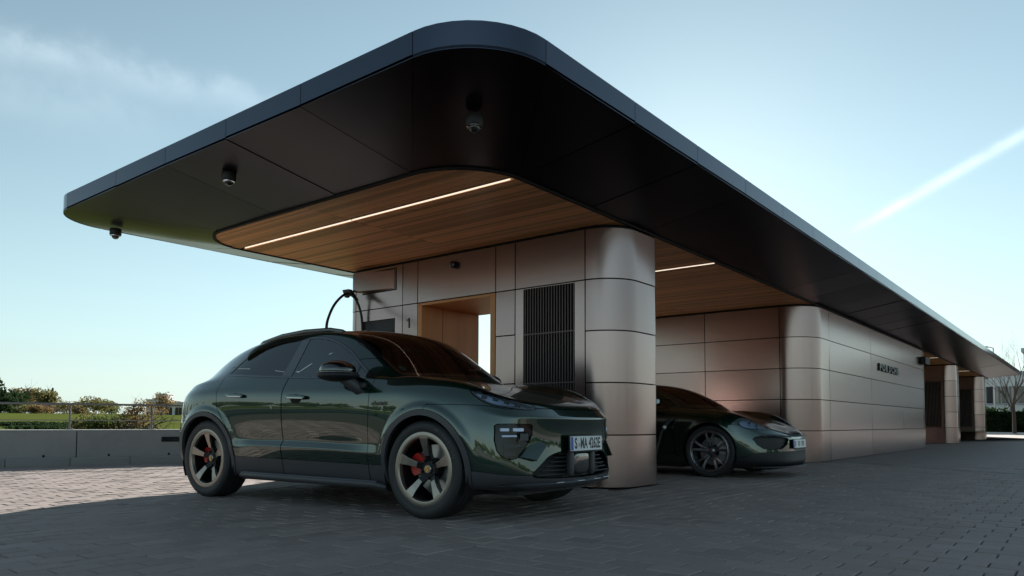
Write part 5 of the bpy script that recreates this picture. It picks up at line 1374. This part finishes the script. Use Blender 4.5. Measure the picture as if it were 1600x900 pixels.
def conifer(p, h, rw, label):
    o = empty('conifer', (p[0], p[1], ground_z(p)), label=label, cat='tree')
    q = MB(); q.tube([(0, 0, -.1), (0, 0, h*.95)], [h*.02, .02], 6); q.build('trunk', 'bark', o)
    q = MB(); cs = []
    for k in range(16):
        f = k/16; r = rw*(1-f)*random.uniform(.85, 1.15)+.05
        cs.append(((random.gauss(0, .05)*rw, random.gauss(0, .05)*rw, h*(.1+.9*f)), (r, r, h*.07)))
    leaves(q, cs, 1200, .22, .2); q.build('crown', 'leaf_dark', o, attr=True); return o
def bush(p, rx, rz, m, label, group=None, n=700, leaf=.10, name='bush', rot=0, ry=None):
    o = empty(name, (p[0], p[1], ground_z(p) if p[1] > 14 and p[0] < 60 else 0), rot, label=label, cat='bush', group=group)
    q = MB(); leaves(q, clumps((0, 0, rz*.8), (rx, ry or rx, rz), 12, .45), n, leaf); q.build('foliage', m, o, attr=True)
    q = MB()
    for k in range(4): branch(q, (random.gauss(0, rx*.2), random.gauss(0, rx*.2), 0), (random.gauss(0, .4), random.gauss(0, .4), 1), rz*.9, .03, 1, .5, .1, 3)
    tag(q.build('stems', 'bark', o), kind='stuff'); return o
def at(x, depth):      # ground point seen at image column x (of 1600) at a distance from the camera
    r = _f+_r2*((x-800)/1149.46); v = Vector((r.x, r.y, 0)); return (v.x*depth, v.y*depth)
# trees on the far side of the lawn, from left to right
conifer(at(-2, 84), 4.3, 1.7, 'dark pointed conifer at the left edge beyond the lawn')
conifer(at(-60, 80), 7.5, 2.3, 'tall dark conifer standing left of the lawn')
bush(at(14, 96), 3.2, 1.9, 'leaf_dark', 'dark evergreen bush beside the conifer at the left edge', n=1500, leaf=.2)
tree('round_tree', at(34, 112), 4.4, 2.2, 'leaf_rust', 'round rusty brown tree, tallest beyond the lawn', n=2200, leaf=.17, trunk=.2)
tree('round_tree', at(53, 118), 3.7, 1.9, 'leaf_pink', 'pale pinkish leafless looking tree beside the rusty round tree', n=1500, leaf=.15, trunk=.2)
tree('round_tree', at(70, 110), 3.9, 2.4, 'leaf_olive', 'olive brown tree right of the pinkish tree', n=2000, leaf=.17, trunk=.15)
conifer(at(82, 112), 3.9, .8, 'slim dark conifer right of the olive brown tree')
conifer(at(130, 140), 3.3, 1.2, 'small lone conifer on the skyline beyond the railing')
tree('round_tree', at(152, 140), 3.2, 2.6, 'leaf_pink', 'low pale brown tree on the skyline right of the lone conifer', n=1300, leaf=.17, trunk=.2)
for i, (x, d_, rx, rz, m, lab) in enumerate(((22, 88, 2.6, 1.1, 'leaf', 'green bush at the left end of the hedge row below the trees'), (48, 86, 1.9, 1.1, 'leaf_olive', 'rounded olive bush in the hedge row, left of centre'),
        (66, 85, 1.5, 1.05, 'leaf_rust', 'brownish rounded bush in the middle of the hedge row'), (80, 92, 2.2, 1.5, 'leaf_pink', 'pale blossoming bush in the hedge row'),
        (103, 84, 2.2, 1.5, 'leaf_olive', 'broad olive bush behind the first railing post'), (122, 82, 1.6, 1.3, 'leaf_rust', 'rust brown bush right of the first railing post'),
        (150, 62, 2.0, 1.45, 'leaf_olive', 'large leafy bush between the railing posts'), (168, 66, 1.6, 1.2, 'leaf', 'green bush right of the large leafy bush'))):
    bush(at(x, d_), rx*.9, rz*.62, m, lab, 'bushes along the far edge of the lawn', n=1300, leaf=.10)
bush(at(255, 44), .95, .75, 'leaf_rust', 'reddish brown bush just left of the car tail', n=900, leaf=.07)
for i, (x, d_, rx, rz, m, lab) in enumerate(((150, 16.2, .55, .26, 'leaf_olive', 'low dry shrub behind the wall right of the first post'), (176, 16.0, .6, .30, 'leaf', 'low green shrub behind the wall left of the gnarled bush'), (205, 16.4, .6, .27, 'leaf_olive', 'low shrub at the foot of the gnarled bush'))):
    bush(at(x, d_), rx, rz, m, lab, 'low shrubs behind the wall', n=900, leaf=.035)
bush(at(25, 23.5), 2.6, .07, 'leaf_dark', 'dark leaf patch standing in for shade across the left of the lawn', n=3500, leaf=.05, rot=R(-5), ry=.8, name='lawn_shade_patch')  # flat dark leaves laid in place of a shadow band across the lawn
bush(at(112, 20.5), 1.7, .08, 'leaf_dark', 'dark leaf patch standing in for shade below the first railing post', n=3500, leaf=.05, rot=R(-15), ry=1.1, name='lawn_shade_patch')
g_ = at(222, 15.6); gb = empty('gnarled_bush', (g_[0], g_[1], ground_z(g_)), label='gnarled dark twiggy bush behind the wall by the second railing post', cat='bush')
q = MB()
for k in range(9): branch(q, (random.gauss(0, .10), random.gauss(0, .08), 0), (random.gauss(0, .9), random.gauss(0, .4), .75), .42, .026, 3, .75, .02, 3, .35)
q.build('branches', 'twig', gb)
q = MB(); leaves(q, clumps((0, 0, .48), (.62, .4, .34), 18, .3), 1400, .024); q.build('leaf_buds', 'leaf_rust', gb, attr=True)
# far buildings left
def far_block(name, p, w, dpt, h, m, label, rows, cols, rz, z0=0.):
    o = empty(name, (p[0], p[1], z0), rz, label=label, cat='building')
    boxo('wall', (-w/2, -dpt/2, -2), (w/2, dpt/2, h), m, o); boxo('roof', (-w/2-.15, -dpt/2-.15, h), (w/2+.15, dpt/2+.15, h+.25), 'wall_grey', o)
    cw, rh = w/cols, h/rows
    for r_ in range(rows):
        for c in range(cols):
            x0 = -w/2+c*cw; wd = boxo('window', (x0+cw*.15, -dpt/2-.03, r_*rh+rh*.3), (x0+cw*.85, -dpt/2+.02, r_*rh+rh*.8), 'pane', o)
            boxo('frame', (x0+cw*.49, -dpt/2-.05, r_*rh+rh*.3), (x0+cw*.51, -dpt/2-.031, r_*rh+rh*.8), 'wall_grey', wd)
    return o
far_block('office_building', at(257, 170), 4.6, 8, 4.6, 'wall_white', 'pale office block on the skyline left of the car tail', 2, 3, R(-48), .9)
ob = far_block('office_building', at(258, 176), 2.6, 4, 6.2, 'wall_grey', 'grey upper storey block behind the pale office', 1, 2, R(-48), .9)
far_block('office_building', at(284, 120), 3.0, 6, 3.0, 'wall_white', 'white shed beside the car tail on the skyline', 1, 2, R(-48), .6)

# ================================================================== RIGHT BACKGROUND
hk = boxo('verge_kerb', (64.0, -6, -.05), (64.3, 12, .16), 'wall_white', None, bevel=.02); tag(hk, kind='structure')
vg = MB(); vg.box((64.3, -6, -.05), (110, 30, .15)); tag(vg.build('verge', 'soil'), kind='structure')
hg = empty('hedge', (69, 4.5, .15), label='dark clipped hedge past the far end of the canopy', cat='hedge')
q = MB(); 
for k in range(30): pass
cs = [((random.uniform(-.7, .7), y, random.uniform(.1, 1.75)), (.55, .55, .42)) for y in np.linspace(-9, 6, 60) for _ in range(3)]
leaves(q, cs, 9000, .12); q.build('foliage', 'leaf_dark', hg, attr=True)
boxo('stems', (-.4, -9.2, 0), (.4, 6.2, 1.6), 'leaf_dark', hg)
bd = empty('office_building', (84, 4, 0), 0, label='white two storey office with a dark window band beyond the hedge', cat='building')
boxo('wall', (0, -20, 0), (12, 9, 5.4), 'wall_white', bd); boxo('parapet', (-.15, -20.1, 5.4), (12, 9.1, 5.75), 'wall_grey', bd)
for k in range(9):
    y = 4.0-k*.62
    w_ = boxo('window', (-.05, y-.27, 2.75), (.05, y+.27, 4.35), 'pane', bd)
    boxo('curtain', (-.09, y-.10, 2.8), (-.055, y+.10, 4.3), 'curtain' if k % 2 else 'pane', w_)
boxo('window_sill', (-.12, -2, 2.6), (0, 4.4, 2.74), 'wall_grey', bd)
b2 = empty('office_building', (92, 1.5, 0), 0, label='dark brown taller block at the right edge of the picture', cat='building')
boxo('wall', (0, -16, 0), (10, 4.2, 8.2), 'brick_far', b2); boxo('roof', (-.2, -16.2, 8.2), (10, 4.4, 8.6), 'wall_grey', b2)
lp = empty('street_lamp', (71.4, 6.45, 0), 0, label='slim street lamp with a flat head above the end of the canopy', cat='lamp')
q = MB(); q.tube([(0, 0, 0), (0, 0, 7.0)], [.07, .045], 8); q.build('pole', 'galv', lp, smooth=True)
q = MB(); q.tube([(0, 0, 6.95), (0, .2, 7.05), (0, .5, 7.08)], .035, 6); q.build('arm', 'galv', lp); boxo('lamp_head', (-.14, .35, 7.05), (.14, 1.0, 7.14), 'galv', lp, bevel=.02)
def bare_tree(p, h, label, seed):
    random.seed(seed); o = empty('bare_tree', (p[0], p[1], .1), label=label, cat='tree')
    q = MB(); q.tube([(0, 0, 0), (.03, 0, h*.18), (0, .04, h*.30)], [.13, .11, .10], 8); q.build('trunk', 'bark', o, smooth=True)
    q = MB()
    for k in range(7):
        a = k*.9+random.random(); branch(q, (0, .02, h*(.2+.02*k)), (math.cos(a)*.45, math.sin(a)*.45, 1), h*.30, .055, 3, .32, .25, 3, .10)
    q.build('limbs', 'twig', o); return o
bare_tree((62.6, 4.55), 7.0, 'bare leafless tree between the canopy end and the white office', 3)
bare_tree((66.0, 2.2), 6.0, 'smaller bare tree at the right edge in front of the white office', 5)
random.seed(11)
# woodland belts behind and beside the viewpoint, seen only as reflections
q = MB()
for k in range(46):
    t = -150+k*3.1; p = wpt(t, 62+random.uniform(-8, 8)); h = random.uniform(3.5, 7)
    leaves(q, clumps((p.x, p.y, h*.55+1.2), (2.6, 2.6, h*.5), 8, .5), 260, .55)
for k in range(50):
    a = R(-185+k*3.2); p = (math.cos(a)*150, math.sin(a)*150); h = random.uniform(5, 9)
    leaves(q, clumps((p[0], p[1], h*.5), (7, 7, h*.5), 8, .5), 200, 1.2)
tag(q.build('woodland', 'leaf_olive', None, attr=True), kind='stuff')

bl = empty('office_building', (58, 13.5, 0), 0, label='unseen grey block added behind the canopy row to shade the far ground', cat='building')  # hidden from view, added to keep the low sun off the far right paving
boxo('wall', (-6, -3.2, 0), (6, 3.6, 8.5), 'wall_grey', bl); boxo('roof', (-6.2, -3.4, 8.5), (6.2, 3.8, 8.8), 'wall_white', bl)
